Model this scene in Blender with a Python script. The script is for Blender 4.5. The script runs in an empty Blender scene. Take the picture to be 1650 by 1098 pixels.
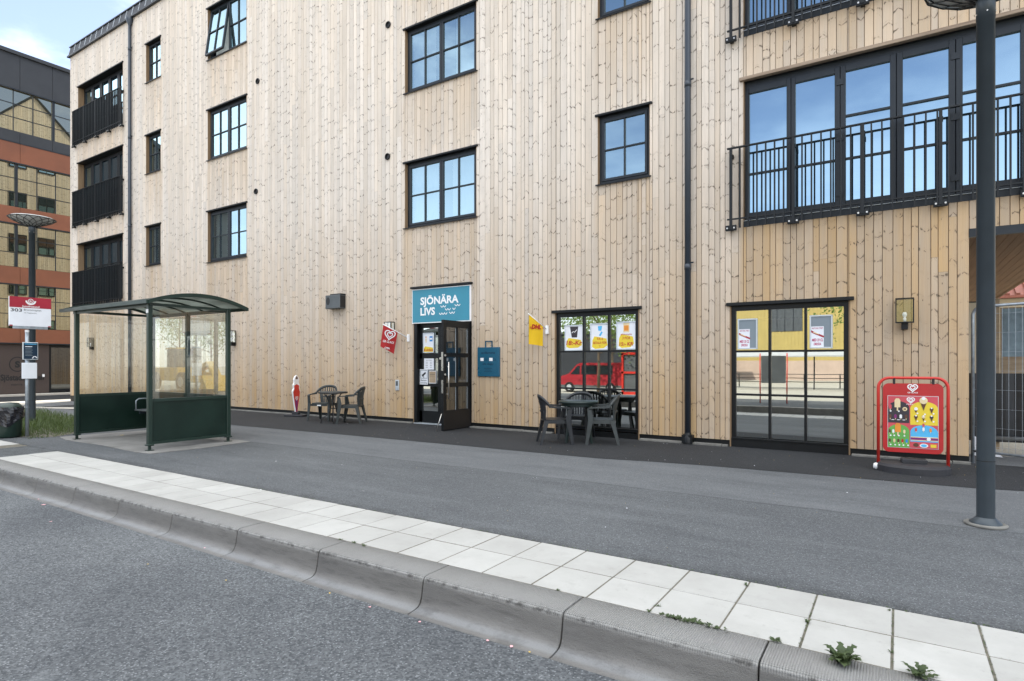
import bpy, math, random
from mathutils import Vector, Matrix
R = random.Random(7)
S = bpy.context.scene
COL = S.collection
PI = math.pi
V = Vector

# ------------------------------------------------------------------ camera
CAM_H = 1.40
WALL_Y = 10.34                      # plane of the timber facade
YAW = math.asin(960 / 1768.2)
cam = bpy.data.cameras.new("camera")
cam.sensor_width = 36.0
cam.lens = 36.0 * 960 / 1650
cam.shift_y = 36 / 1650
cam.clip_start = 0.05
cam.clip_end = 2000
co = bpy.data.objects.new("camera", cam)
COL.objects.link(co)
co.location = (0, 0, CAM_H)
co.rotation_euler = (PI / 2, 0, YAW)
S.camera = co

# ------------------------------------------------------------------ light
SUN_EL = math.radians(46)
SUN_AZ = math.radians(-25)          # clockwise from +Y
w = bpy.data.worlds.new("World")
S.world = w
w.use_nodes = True
nt = w.node_tree
bg = nt.nodes["Background"]
sky = nt.nodes.new("ShaderNodeTexSky")
sky.sky_type = 'NISHITA'
sky.sun_disc = False
sky.sun_elevation = SUN_EL
sky.sun_rotation = SUN_AZ
sky.air_density = 1.0
sky.dust_density = 0.2
sky.ozone_density = 1.6
def wm(op, a, b=0., clamp=False):
    o = nt.nodes.new("ShaderNodeMath"); o.operation = op; o.use_clamp = clamp
    for k, v in ((0, a), (1, b)):
        if isinstance(v, (int, float)): o.inputs[k].default_value = v
        else: nt.links.new(v, o.inputs[k])
    return o.outputs[0]
def wr(v, lo, hi):
    o = nt.nodes.new("ShaderNodeMapRange"); o.interpolation_type = 'SMOOTHSTEP'; nt.links.new(v, o.inputs['Value'])
    o.inputs['From Min'].default_value = lo; o.inputs['From Max'].default_value = hi; return o.outputs[0]
tcn = nt.nodes.new("ShaderNodeTexCoord")
sxyz = nt.nodes.new("ShaderNodeSeparateXYZ"); nt.links.new(tcn.outputs['Generated'], sxyz.inputs[0]); DX, DY, DZ = sxyz.outputs
mp = nt.nodes.new("ShaderNodeMapping"); mp.inputs['Scale'].default_value = (1, 1, 2.6)
nt.links.new(tcn.outputs['Generated'], mp.inputs[0])
def wnoise(sc, det, ro):
    nz = nt.nodes.new("ShaderNodeTexNoise"); nz.inputs['Scale'].default_value = sc; nz.inputs['Detail'].default_value = det; nz.inputs['Roughness'].default_value = ro
    nt.links.new(mp.outputs[0], nz.inputs['Vector']); return nz.outputs[0]
n1 = wnoise(2.3, 10, .58)
# cloud banks added overhead and opposite the sun as fill light, thin haze elsewhere
over = wr(DZ, .50, .78)
away = wm('MULTIPLY', wr(wm('MULTIPLY', DY, -1.), .0, .25), wm('MAXIMUM', wr(DX, .08, .35), wr(wm('MULTIPLY', DX, -1.), .62, .95)))
away = wm('MULTIPLY', away, wr(DZ, .10, .36))
fill_bank = wm('MULTIPLY', wm('MAXIMUM', over, away), wr(n1, .30, .50))
wisp = wm('MULTIPLY', wr(n1, .50, .70), .36)
low = wm('MULTIPLY', wr(wm('MULTIPLY', DZ, -1.), -.22, -.02), .30)
back = wm('MULTIPLY', wm('MULTIPLY', wr(wm('MULTIPLY', DY, -1.), .0, .3), wr(wm('MULTIPLY', DZ, -1.), -.62, -.10)), wm('ADD', wm('MULTIPLY', wr(n1, .35, .6), .30), .07))
cf = wm('MAXIMUM', wm('MAXIMUM', fill_bank, wisp), wm('MAXIMUM', low, back), True)
hs = nt.nodes.new("ShaderNodeHueSaturation"); hs.inputs['Saturation'].default_value = .78; nt.links.new(sky.outputs[0], hs.inputs['Color'])
mx = nt.nodes.new("ShaderNodeMixRGB"); nt.links.new(cf, mx.inputs[0]); tn = nt.nodes.new("ShaderNodeMixRGB"); tn.blend_type = 'MULTIPLY'; tn.inputs[0].default_value = 1; tn.inputs[2].default_value = (.88, .88, .99, 1); nt.links.new(hs.outputs[0], tn.inputs[1]); nt.links.new(tn.outputs[0], mx.inputs[1]); mx.inputs[2].default_value = (13.2, 13.6, 13.9, 1)
nt.links.new(mx.outputs[0], bg.inputs[0])
bg.inputs[1].default_value = 0.12
sd = bpy.data.lights.new("sun", 'SUN'); sd.energy = 3.2; sd.angle = math.radians(.5); sd.color = (1, .95, .87)
so = bpy.data.objects.new("sun", sd); COL.objects.link(so)
sdir = V((math.sin(SUN_AZ) * math.cos(SUN_EL), math.cos(SUN_AZ) * math.cos(SUN_EL), math.sin(SUN_EL)))
so.rotation_mode = 'QUATERNION'; so.rotation_quaternion = sdir.to_track_quat('Z', 'Y'); so.location = sdir * 60
S.view_settings.view_transform = 'Standard'
S.view_settings.look = 'None'
S.view_settings.exposure = 1.12
S.view_settings.gamma = 1.0
S.cycles.max_bounces = 8
S.cycles.use_denoising = True

# ------------------------------------------------------------------ materials
class NT:
    def __init__(s, name):
        s.m = bpy.data.materials.new(name); s.m.use_nodes = True
        s.t = s.m.node_tree; s.b = s.t.nodes["Principled BSDF"]; s.out = s.t.nodes["Material Output"]
    def n(s, typ, **k):
        o = s.t.nodes.new(typ)
        for a, b in k.items(): setattr(o, a, b)
        return o
    def l(s, a, b): s.t.links.new(a, b)
    def setin(s, sock, v):
        if isinstance(v, (int, float)): sock.default_value = v
        elif isinstance(v, tuple): sock.default_value = v if len(v) == len(sock.default_value) else v + (1,)
        else: s.l(v, sock)
    def math(s, op, a, b=0.0, c=None, clamp=False):
        o = s.n("ShaderNodeMath", operation=op, use_clamp=clamp)
        s.setin(o.inputs[0], a); s.setin(o.inputs[1], b)
        if c is not None: s.setin(o.inputs[2], c)
        return o.outputs[0]
    def mix(s, f, a, b, bt='MIX'):
        o = s.n("ShaderNodeMixRGB", blend_type=bt)
        s.setin(o.inputs[0], f); s.setin(o.inputs[1], a); s.setin(o.inputs[2], b)
        return o.outputs[0]
    def noise(s, vec, scale, detail=4, rough=.55):
        o = s.n("ShaderNodeTexNoise"); o.inputs['Scale'].default_value = scale; o.inputs['Detail'].default_value = detail
        o.inputs['Roughness'].default_value = rough
        if vec is not None: s.l(vec, o.inputs['Vector'])
        return o.outputs[0]
    def comb(s, x, y, z):
        o = s.n("ShaderNodeCombineXYZ"); s.setin(o.inputs[0], x); s.setin(o.inputs[1], y); s.setin(o.inputs[2], z); return o.outputs[0]
    def ramp(s, f, stops):
        o = s.n("ShaderNodeValToRGB"); e = o.color_ramp.elements
        while len(e) < len(stops): e.new(.5)
        for i, (p, c) in enumerate(stops):
            e[i].position = p; e[i].color = (c, c, c, 1) if isinstance(c, (int, float)) else c + (1,)
        s.l(f, o.inputs[0]); return o.outputs[0]
    def bump(s, h, strength, dist):
        o = s.n("ShaderNodeBump"); o.inputs['Strength'].default_value = strength; o.inputs['Distance'].default_value = dist
        s.l(h, o.inputs['Height']); s.l(o.outputs[0], s.b.inputs['Normal'])
    def smooth(s, v, lo, hi):      # 1 below lo, 0 above hi
        o = s.n("ShaderNodeMapRange"); o.interpolation_type = 'SMOOTHSTEP'
        s.setin(o.inputs['Value'], v); s.setin(o.inputs['From Min'], lo); s.setin(o.inputs['From Max'], hi)
        o.inputs['To Min'].default_value = 1; o.inputs['To Max'].default_value = 0
        return o.outputs[0]

def pm(name, col, rough=.6, metal=0., vary=.12, scale=6., bump=0., spec=.5, stretch=(1, 1, 1)):
    m = NT(name)
    tc = m.n("ShaderNodeTexCoord")
    mpn = m.n("ShaderNodeMapping"); mpn.inputs['Scale'].default_value = stretch
    m.l(tc.outputs['Object'], mpn.inputs[0])
    n = m.noise(mpn.outputs[0], scale, 6, .6)
    a = tuple(max(0, c * (1 - vary)) for c in col); b = tuple(min(1, c * (1 + vary)) for c in col)
    f = m.ramp(n, [(.3, 0.), (.7, 1.)])
    m.l(m.mix(f, a, b), m.b.inputs['Base Color'])
    m.l(m.math('MULTIPLY_ADD', n, .3, rough - .15, True), m.b.inputs['Roughness'])
    m.b.inputs['Metallic'].default_value = metal
    m.b.inputs['Specular IOR Level'].default_value = spec
    if bump: m.bump(m.noise(mpn.outputs[0], scale * 8, 4, .6), bump, .003)
    return m.m

def wood_mat(name, boards=True, tone=(.505, .368, .232), pale=(.69, .62, .545)):
    m = NT(name)
    at = m.n("ShaderNodeAttribute", attribute_name="bd")
    sp = m.n("ShaderNodeSeparateColor"); m.l(at.outputs['Color'], sp.inputs[0])
    r1, r2, r3 = sp.outputs[0], sp.outputs[1], sp.outputs[2]
    wx = at.outputs['Alpha']
    uv = m.n("ShaderNodeUVMap"); su = m.n("ShaderNodeSeparateXYZ"); m.l(uv.outputs[0], su.inputs[0])
    u, z = su.outputs[0], su.outputs[1]           # u 0..1 over the board, z metres along it
    base = m.mix(wx, tone, pale)
    # board to board differences
    val = m.math('MULTIPLY_ADD', r1, .20, .90)
    hs = m.n("ShaderNodeHueSaturation"); m.l(base, hs.inputs['Color']); m.l(val, hs.inputs['Value'])
    m.l(m.math('MULTIPLY_ADD', r3, .35, .85), hs.inputs['Saturation'])
    c = hs.outputs[0]
    # fine grain running along the board
    g = m.noise(m.comb(m.math('MULTIPLY', u, 11.), m.math('MULTIPLY', z, .8), m.math('MULTIPLY', r2, 77.)), 2.2, 6, .7)
    c = m.mix(m.ramp(g, [(.30, .28), (.50, 0.)]), c, m.mix(.5, c, (.20, .13, .075)))
    g2 = m.noise(m.comb(m.math('MULTIPLY', u, 40.), m.math('MULTIPLY', z, 1.6), m.math('MULTIPLY', r1, 57.)), 1.2, 3, .6)
    c = m.mix(m.ramp(g2, [(.35, .16), (.60, 0.)]), c, (.25, .17, .10), 'MULTIPLY')
    # weather blotches
    bl = m.noise(m.comb(m.math('MULTIPLY', u, .8), m.math('MULTIPLY', z, .9), m.math('MULTIPLY', r3, 91.)), 1.0, 5, .6)
    c = m.mix(m.ramp(bl, [(.40, 0.), (.72, .30)]), c, (.36, .34, .31))
    # knot whorls: V-shaped dark marks that repeat along each board
    P = m.math('MULTIPLY_ADD', r3, .34, .24)
    vv = m.math('DIVIDE', m.math('MULTIPLY_ADD', r2, 7.3, z), P)
    cell = m.math('FLOOR', vv)
    wn = m.n("ShaderNodeTexWhiteNoise", noise_dimensions='3D'); m.l(m.comb(cell, m.math('MULTIPLY', r1, 313.), r2), wn.inputs['Vector'])
    ws = m.n("ShaderNodeSeparateColor"); m.l(wn.outputs['Color'], ws.inputs[0])
    f = m.math('SUBTRACT', vv, cell)
    jit = m.math('MULTIPLY_ADD', ws.outputs[0], .34, .33)
    side = m.math('ABSOLUTE', m.math('SUBTRACT', u, m.math('MULTIPLY_ADD', r2, .4, .3)))     # distance from the board's heart
    sgn = m.math('SUBTRACT', m.math('GREATER_THAN', r1, .45), .5)
    slope = m.math('MULTIPLY', sgn, m.math('MULTIPLY_ADD', ws.outputs[1], .22, .04))
    wob = m.math('MULTIPLY', m.math('SUBTRACT', m.noise(m.comb(m.math('MULTIPLY', u, 5.), m.math('MULTIPLY', z, 9.), m.math('MULTIPLY', r1, 9.)), 1.0, 2), .5), .035)
    d = m.math('ABSOLUTE', m.math('ADD', m.math('ADD', m.math('MULTIPLY', m.math('SUBTRACT', f, jit), P), m.math('MULTIPLY', side, slope)), wob))
    th = m.math('MULTIPLY_ADD', side, .036, .0055)
    band = m.smooth(d, m.math('MULTIPLY', th, .30), m.math('MULTIPLY', th, 1.1))
    brk = m.noise(m.comb(m.math('MULTIPLY', u, 3.2), m.math('MULTIPLY', cell, 3.1), m.math('MULTIPLY', r3, 40.)), 1.5, 1)
    k = m.math('MULTIPLY', band, m.ramp(brk, [(.41, 0.), (.50, 1.)]))
    k = m.math('MULTIPLY', k, m.math('GREATER_THAN', ws.outputs[2], m.math('MULTIPLY_ADD', r2, .55, .02)))
    halo = m.math('MULTIPLY', m.smooth(d, .0, .035), m.ramp(brk, [(.38, 0.), (.50, .22)]))
    c = m.mix(halo, c, m.mix(.5, c, (.33, .21, .11)))
    # round knots
    vo = m.n("ShaderNodeTexVoronoi"); vo.inputs['Scale'].default_value = 1.
    m.l(m.comb(m.math('MULTIPLY', u, 2.2), m.math('MULTIPLY', z, 5.5), m.math('MULTIPLY', r2, 59.)), vo.inputs['Vector'])
    vs = m.n("ShaderNodeSeparateColor"); m.l(vo.outputs['Color'], vs.inputs[0])
    dot = m.math('MULTIPLY', m.smooth(vo.outputs['Distance'], .045, .12), m.math('GREATER_THAN', vs.outputs[0], .60))
    k = m.math('MAXIMUM', m.math('MULTIPLY', k, .9), m.math('MULTIPLY', dot, .9))
    c = m.mix(m.math('MULTIPLY', k, .95), c, m.mix(r1, (.032, .022, .016), (.075, .055, .042)))
    m.l(c, m.b.inputs['Base Color'])
    m.b.inputs['Roughness'].default_value = .78
    m.b.inputs['Specular IOR Level'].default_value = .25
    m.bump(m.math('MULTIPLY_ADD', k, -1.5, g2), .35, .0025)
    return m.m

def plain_wood(name, a, b, sc=(30, 30, 1.5)):
    m = NT(name); tc = m.n("ShaderNodeTexCoord"); mpn = m.n("ShaderNodeMapping"); mpn.inputs['Scale'].default_value = sc
    m.l(tc.outputs['Object'], mpn.inputs[0]); n = m.noise(mpn.outputs[0], 1., 7, .65)
    m.l(m.mix(m.ramp(n, [(.3, 0.), (.7, 1.)]), a, b), m.b.inputs['Base Color']); m.b.inputs['Roughness'].default_value = .8
    m.bump(n, .3, .003); return m.m

def asphalt(name, dark, light, speck, cell=85., patch=.25, speckt=.80, seam=False):
    m = NT(name); tc = m.n("ShaderNodeTexCoord"); P = tc.outputs['Object']
    vo = m.n("ShaderNodeTexVoronoi"); vo.inputs['Scale'].default_value = cell; m.l(P, vo.inputs['Vector'])
    vs = m.n("ShaderNodeSeparateColor"); m.l(vo.outputs['Color'], vs.inputs[0])
    n1 = m.noise(P, cell * 2.2, 3, .7)
    c = m.mix(m.ramp(m.math('MULTIPLY_ADD', vs.outputs[0], .6, m.math('MULTIPLY', n1, .4)), [(.25, 0.), (.75, 1.)]), dark, light)
    c = m.mix(m.math('MULTIPLY', m.math('GREATER_THAN', vs.outputs[1], speckt), m.smooth(vo.outputs['Distance'], .3, .6)), c, speck)
    n2 = m.noise(P, .55, 6, .62)
    c = m.mix(m.ramp(n2, [(.32, patch), (.62, 0.)]), c, m.mix(1., c, (.52, .53, .56), 'MULTIPLY'))
    n3 = m.noise(P, 2.6, 5, .7)
    c = m.mix(m.ramp(n3, [(.60, 0.), (.76, patch * .8)]), c, m.mix(.5, c, speck))
    n5 = m.noise(P, 9., 6, .7)
    c = m.mix(m.ramp(n5, [(.66, 0.), (.76, patch * 1.2)]), c, m.mix(.6, c, speck))
    ds = m.n("ShaderNodeVectorMath", operation='ADD'); m.l(P, ds.inputs[0]); nn = m.n("ShaderNodeTexNoise"); nn.inputs['Scale'].default_value = 1.1; nn.inputs['Detail'].default_value = 6; m.l(P, nn.inputs['Vector'])
    sc_ = m.n("ShaderNodeVectorMath", operation='SCALE'); sc_.inputs['Scale'].default_value = .9; m.l(nn.outputs['Color'], sc_.inputs[0]); m.l(sc_.outputs[0], ds.inputs[1])
    ve = m.n("ShaderNodeTexVoronoi", feature='DISTANCE_TO_EDGE'); ve.inputs['Scale'].default_value = .42; m.l(ds.outputs[0], ve.inputs['Vector'])
    ck = m.math('MULTIPLY', m.smooth(ve.outputs['Distance'], .0012, .0045), m.ramp(m.noise(P, .8, 3), [(.56, 0.), (.66, .30)]))
    c = m.mix(ck, c, (.018, .018, .018))
    vg = m.n("ShaderNodeTexVoronoi"); vg.inputs['Scale'].default_value = 1.9; m.l(P, vg.inputs['Vector']); gs = m.n("ShaderNodeSeparateColor"); m.l(vg.outputs['Color'], gs.inputs[0])
    gm = m.math('MULTIPLY', m.smooth(vg.outputs['Distance'], .022, .040), m.math('GREATER_THAN', gs.outputs[0], .55))
    c = m.mix(m.math('MULTIPLY', gm, .5), c, m.mix(m.math('GREATER_THAN', gs.outputs[1], .6), (.035, .035, .035), (.27, .27, .26)))
    if seam:
        sx = m.n("ShaderNodeSeparateXYZ"); m.l(P, sx.inputs[0])
        wv = m.math('MULTIPLY_ADD', m.noise(P, 1.2, 5, .6), .16, m.math('ADD', sx.outputs[1], -6.44))
        c = m.mix(m.math('MULTIPLY', m.smooth(m.math('ABSOLUTE', wv), .006, .035), .55), c, m.mix(1., c, (.45, .46, .48), 'MULTIPLY'))
        c = m.mix(m.math('MULTIPLY', m.smooth(m.math('MULTIPLY', wv, -1.), -.02, .02), .16), c, speck)          # older lighter asphalt beyond the joint
        st = m.n("ShaderNodeMapping"); st.inputs['Scale'].default_value = (.35, 1.6, 1); m.l(P, st.inputs[0]); q = m.noise(st.outputs[0], 1.5, 7, .68)
        c = m.mix(m.ramp(q, [(.52, 0.), (.70, .18)]), c, speck); c = m.mix(m.ramp(q, [(.34, .40), (.46, 0.)]), c, m.mix(1., c, (.55, .56, .58), 'MULTIPLY'))
        dk = m.smooth(sx.outputs[1], 4.03, 4.22); c = m.mix(m.math('MULTIPLY', dk, m.ramp(m.noise(P, 6., 5, .7), [(.4, .15), (.6, .7)])), c, m.mix(1., c, (.5, .5, .48), 'MULTIPLY'))
    m.l(c, m.b.inputs['Base Color']); m.b.inputs['Roughness'].default_value = .86
    m.b.inputs['Specular IOR Level'].default_value = .3
    m.bump(m.math('ADD', vo.outputs['Distance'], n1), .55, .004)
    return m.m

def tile_mat(name, a, b):
    m = NT(name); tc = m.n("ShaderNodeTexCoord"); P = tc.outputs['Object']
    at = m.n("ShaderNodeAttribute", attribute_name="bd"); sp = m.n("ShaderNodeSeparateColor"); m.l(at.outputs['Color'], sp.inputs[0])
    c = m.mix(sp.outputs[0], a, b)
    n = m.noise(P, 1.7, 7, .68); c = m.mix(m.ramp(n, [(.42, 0.), (.70, .45)]), c, (.25, .243, .225))
    n2 = m.noise(P, 140., 3, .7); c = m.mix(m.ramp(n2, [(.34, .28), (.5, 0.)]), c, (.36, .35, .33))
    n3 = m.noise(P, 24., 4, .75); c = m.mix(m.ramp(n3, [(.64, 0.), (.74, .4)]), c, (.20, .19, .17))
    n4 = m.noise(P, 6., 6, .72); c = m.mix(m.ramp(n4, [(.56, 0.), (.70, .30)]), c, (.24, .235, .21))
    m.l(c, m.b.inputs['Base Color']); m.b.inputs['Roughness'].default_value = .82
    m.bump(n2, .25, .002); return m.m

def kerb_mat():
    m = NT("kerb_concrete"); tc = m.n("ShaderNodeTexCoord"); P = tc.outputs['Object']
    sx = m.n("ShaderNodeSeparateXYZ"); m.l(P, sx.inputs[0])
    X, Y, Z = sx.outputs
    st = m.n("ShaderNodeMapping"); st.inputs['Scale'].default_value = (1.3, 1., 9.); m.l(P, st.inputs[0])
    n = m.noise(st.outputs[0], 1.6, 7, .65)
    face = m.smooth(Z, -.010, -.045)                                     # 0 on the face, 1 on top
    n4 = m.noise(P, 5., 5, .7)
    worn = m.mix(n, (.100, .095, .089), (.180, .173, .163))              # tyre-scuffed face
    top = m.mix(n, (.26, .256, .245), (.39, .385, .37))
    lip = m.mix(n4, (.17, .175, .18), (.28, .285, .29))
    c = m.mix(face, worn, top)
    c = m.mix(m.math('MULTIPLY', m.smooth(m.math('ABSOLUTE', m.math('ADD', Y, -2.885)), .010, .055), .75), c, lip)  # paler band in the hollow: wear, plus its caught light painted in
    sp = m.noise(P, 160., 3, .7)
    c = m.mix(m.ramp(sp, [(.32, .45), (.46, 0.)]), c, m.mix(1., c, (.45, .45, .45), 'MULTIPLY'))
    sc = m.noise(st.outputs[0], 3.5, 6, .75); c = m.mix(m.math('MULTIPLY', m.ramp(sc, [(.50, 0.), (.64, .34)]), m.math('SUBTRACT', 1., face)), c, (.035, .033, .031)); c = m.mix(m.math('MULTIPLY', m.ramp(sc, [(.30, .4), (.42, 0.)]), m.math('SUBTRACT', 1., face)), c, (.22, .215, .205))
    ed = m.math('MULTIPLY', m.smooth(m.math('ABSOLUTE', m.math('ADD', Z, .022)), .004, .022), m.ramp(m.noise(P, 14., 5, .75), [(.48, 0.), (.60, .8)]))
    c = m.mix(ed, c, (.07, .065, .06))
    tp = m.math('MULTIPLY', face, m.math('MULTIPLY_ADD', m.math('MULTIPLY', m.math('SINE', m.math('MULTIPLY', m.math('ADD', X, Y), 260.)), m.math('SINE', m.math('MULTIPLY', m.math('SUBTRACT', X, Y), 260.))), .22, .22))
    c = m.mix(tp, c, m.mix(1., c, (.45, .45, .45), 'MULTIPLY'))
    m.l(c, m.b.inputs['Base Color'])
    m.l(m.math('MULTIPLY_ADD', face, .12, .55), m.b.inputs['Roughness'])
    # pimpled anti-slip top
    w1 = m.math('SINE', m.math('MULTIPLY', m.math('ADD', X, Y), 260.)); w2 = m.math('SINE', m.math('MULTIPLY', m.math('SUBTRACT', X, Y), 260.))
    pimp = m.math('MULTIPLY', m.math('MULTIPLY', w1, w2), face)
    m.bump(m.math('ADD', m.math('MULTIPLY', pimp, 1.4), m.math('ADD', sp, m.math('MULTIPLY', n4, 1.2))), .8, .005)
    return m.m

def glass_mat(name, refl=.5, tint=(.9, .95, 1.), through=(.75, .8, .8), solid=None, rough=0.0):
    m = NT(name); m.t.nodes.remove(m.b)
    gl = m.n("ShaderNodeBsdfGlossy"); gl.inputs['Roughness'].default_value = rough; gl.inputs['Color'].default_value = tint + (1,)
    if solid: tr = m.n("ShaderNodeBsdfDiffuse"); tr.inputs['Color'].default_value = solid + (1,)
    else: tr = m.n("ShaderNodeBsdfTransparent"); tr.inputs['Color'].default_value = through + (1,)
    lw = m.n("ShaderNodeLayerWeight"); lw.inputs[0].default_value = .25
    f = m.math('MULTIPLY_ADD', lw.outputs[1], 1 - refl, refl * .92, True)
    # very slight waviness of the panes
    tc = m.n("ShaderNodeTexCoord"); b = m.n("ShaderNodeBump"); b.inputs['Strength'].default_value = .04; b.inputs['Distance'].default_value = .01
    m.l(m.noise(tc.outputs['Object'], 1.4, 1), b.inputs['Height']); m.l(b.outputs[0], gl.inputs['Normal'])
    mxs = m.n("ShaderNodeMixShader"); m.l(f, mxs.inputs[0]); m.l(tr.outputs[0], mxs.inputs[1]); m.l(gl.outputs[0], mxs.inputs[2])
    m.l(mxs.outputs[0], m.out.inputs[0]); return m.m

def leaf_mat(name, a, b):
    m = NT(name); tc = m.n("ShaderNodeTexCoord"); n = m.noise(tc.outputs['Object'], 3., 3)
    m.l(m.mix(m.ramp(n, [(.3, 0.), (.7, 1.)]), a, b), m.b.inputs['Base Color']); m.b.inputs['Roughness'].default_value = .6
    tl = m.n("ShaderNodeBsdfTranslucent"); tl.inputs[0].default_value = tuple(min(1, c * 1.5) for c in b) + (1,)
    mxs = m.n("ShaderNodeMixShader"); mxs.inputs[0].default_value = .3
    m.l(m.b.outputs[0], mxs.inputs[1]); m.l(tl.outputs[0], mxs.inputs[2]); m.l(mxs.outputs[0], m.out.inputs[0]); return m.m

M = {}
M['wood'] = wood_mat("timber_cladding")
M['soffit'] = plain_wood("soffit_boards", (.22, .13, .075), (.33, .20, .115), (14, .6, 14))
M['reveal'] = plain_wood("reveal_timber", (.16, .10, .055), (.27, .18, .10))
M['drip'] = plain_wood("drip_timber", (.17, .12, .085), (.34, .26, .19), (1.5, 20, 20))
M['frame'] = pm("dark_frame_paint", (.015, .020, .026), .42, 0, .2, 3, spec=.35)
M['frameb'] = pm("black_frame_paint", (.007, .008, .009), .42, 0, .2, 3, spec=.3)
M['rail'] = pm("railing_paint", (.011, .013, .015), .5, 0, .2, 4, spec=.3)
M['zinc'] = pm("dark_zinc", (.022, .025, .030), .6, .0, .25, 1.5)
M['pipe'] = pm("downpipe_metal", (.035, .045, .060), .38, .2, .12, 2)
M['black'] = pm("black_plastic", (.012, .012, .013), .45, 0, .3, 10)
M['void'] = pm("dark_interior", (.018, .018, .018), .9, 0, .3, 1)
M['floor'] = pm("interior_floor", (.06, .055, .05), .6, 0, .2, 1)
M['asphalt'] = asphalt("pavement_asphalt", (.070, .0745, .079), (.126, .133, .139), (.24, .25, .26), 120., .30, .92, seam=True)
M['strip'] = asphalt("fresh_asphalt", (.020, .021, .023), (.038, .040, .043), (.10, .10, .10), 120., .45, .96)
M['road'] = asphalt("road_asphalt", (.066, .071, .076), (.150, .158, .164), (.25, .262, .27), 84., .75, .87)
M['ground'] = asphalt("far_asphalt", (.32, .30, .25), (.45, .425, .355), (.36, .35, .32), 40., .3, .9)
M['pale'] = pm("pale_paving", (.42, .39, .34), .85, 0, .12, 1.2)
M['pad'] = pm("shelter_concrete", (.20, .195, .185), .85, 0, .25, 2.5, .3)
M['tile'] = tile_mat("white_concrete_tiles", (.365, .36, .34), (.425, .42, .398))
M['joint'] = pm("joint_sand", (.12, .11, .085), .95, 0, .4, 18, .4)
M['moss'] = pm("moss", (.06, .075, .02), .95, 0, .4, 30, .5)
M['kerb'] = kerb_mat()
M['kick'] = pm("kick_plate_metal", (.016, .014, .013), .6, 0, .2, 4, spec=.25)
M['doorglass'] = glass_mat("door_leaf_glass", .10, (.8, .85, .9), (.30, .32, .30))
M['edge'] = pm("concrete_edge", (.17, .165, .15), .85, 0, .3, 5, .4)
M['glass'] = glass_mat("shop_glass", .60, (.94, .97, .94), (.55, .6, .6))
M['glassup'] = glass_mat("upper_window_glass", .62, (.56, .76, .82), (.7, .78, .8))
M['glassblue'] = glass_mat("balcony_window_glass", .72, (.50, .70, .80), solid=(.02, .03, .04))
M['glassamber'] = glass_mat("office_glass", .70, (.62, .59, .43), solid=(.02, .02, .015))
M['glassdim'] = glass_mat("door_glass", .16, (.7, .75, .8), solid=(.008, .008, .008))
M['clear'] = glass_mat("shelter_glass", .07, (1, 1, 1), (.89, .92, .88))
M['curtain'] = pm("curtain", (.75, .74, .70), .9, 0, .08, 3)
M['green'] = pm("shelter_green_paint", (.011, .027, .020), .34, 0, .15, 2.5)
M['green2'] = pm("shelter_panel_green", (.007, .019, .014), .34, 0, .35, 1.6, spec=.35)
M['rust'] = pm("rust_red_panel", (.185, .062, .028), .6, 0, .15, .7)
M['brown'] = pm("brown_plaster", (.052, .036, .030), .7, 0, .12, 1.)
M['grey'] = pm("mid_grey_metal", (.085, .095, .10), .5, 0, .2, 3)
M['lamp'] = pm("lamp_post_paint", (.040, .052, .062), .40, .15, .14, 3)
M['mesh'] = pm("lamp_lattice", (.030, .032, .034), .5, 0, .1, 3)
M['dish'] = pm("lamp_reflector", (.42, .43, .42), .5, 0, .1, 3)
M['galv'] = pm("galvanised_steel", (.36, .40, .44), .42, .6, .25, 12)
M['steel'] = pm("stainless_steel", (.62, .60, .56), .3, .9, .1, 6)
M['white'] = pm("white_paint", (.80, .80, .80), .5, 0, .05, 3)
M['offw'] = pm("off_white_paper", (.74, .76, .80), .6, 0, .05, 3)
M['red'] = pm("red_enamel", (.42, .016, .018), .35, 0, .1, 3)
M['redtube'] = pm("red_tube_paint", (.55, .032, .022), .35, 0, .1, 3)
M['dred'] = pm("dark_red_print", (.33, .012, .030), .45, 0, .1, 3)
M['pink'] = pm("pink_print", (.55, .07, .09), .5, 0, .1, 3)
M['teal'] = pm("teal_sign", (.035, .235, .330), .45, 0, .08, 1.2)
M['bag'] = pm("petrol_blue", (.006, .085, .150), .3, 0, .1, 2)
M['bagd'] = pm("dark_blue_print", (.003, .02, .045), .4)
M['yellow'] = pm("yellow_print", (.72, .54, .035), .55, 0, .06, 3)
M['dhl'] = pm("yellow_flag", (.80, .50, .010), .6, 0, .06, 5)
M['dhlred'] = pm("flag_red", (.45, .01, .015), .6)
M['flagred'] = pm("red_flag_cloth", (.42, .018, .020), .7, 0, .08, 5)
M['mag'] = pm("magenta_ink", (.42, .02, .10), .6)
M['ink'] = pm("dark_ink", (.02, .02, .025), .6)
M['redink'] = pm("red_ink", (.45, .04, .02), .6)
M['blueink'] = pm("blue_print", (.02, .22, .55), .6)
M['sky2'] = pm("light_blue_print", (.08, .42, .72), .6)
M['grn'] = pm("green_print", (.12, .36, .07), .6)
M['char'] = pm("charcoal_print", (.035, .028, .035), .6)
M['choc'] = pm("chocolate_print", (.10, .04, .02), .5)
M['cream'] = pm("cream_print", (.72, .58, .34), .5)
M['purple'] = pm("purple_print", (.20, .02, .14), .5)
M['orange'] = pm("orange_goods", (.70, .25, .03), .5)
M['greyb'] = pm("grey_backing", (.20, .24, .27), .7, 0, .05, 3)
M['alu'] = pm("aluminium_frame", (.55, .60, .64), .35, .4, .05, 6)
M['chair'] = pm("dark_plastic_chair", (.012, .014, .017), .42, 0, .2, 8)
M['chairg'] = pm("grey_plastic_chair", (.034, .040, .040), .45, 0, .2, 8)
M['tableg'] = pm("green_black_plastic", (.014, .026, .024), .35, 0, .2, 8)
M['rubber'] = pm("black_rubber_base", (.024, .024, .028), .65, 0, .2, 10, .3)
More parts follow.
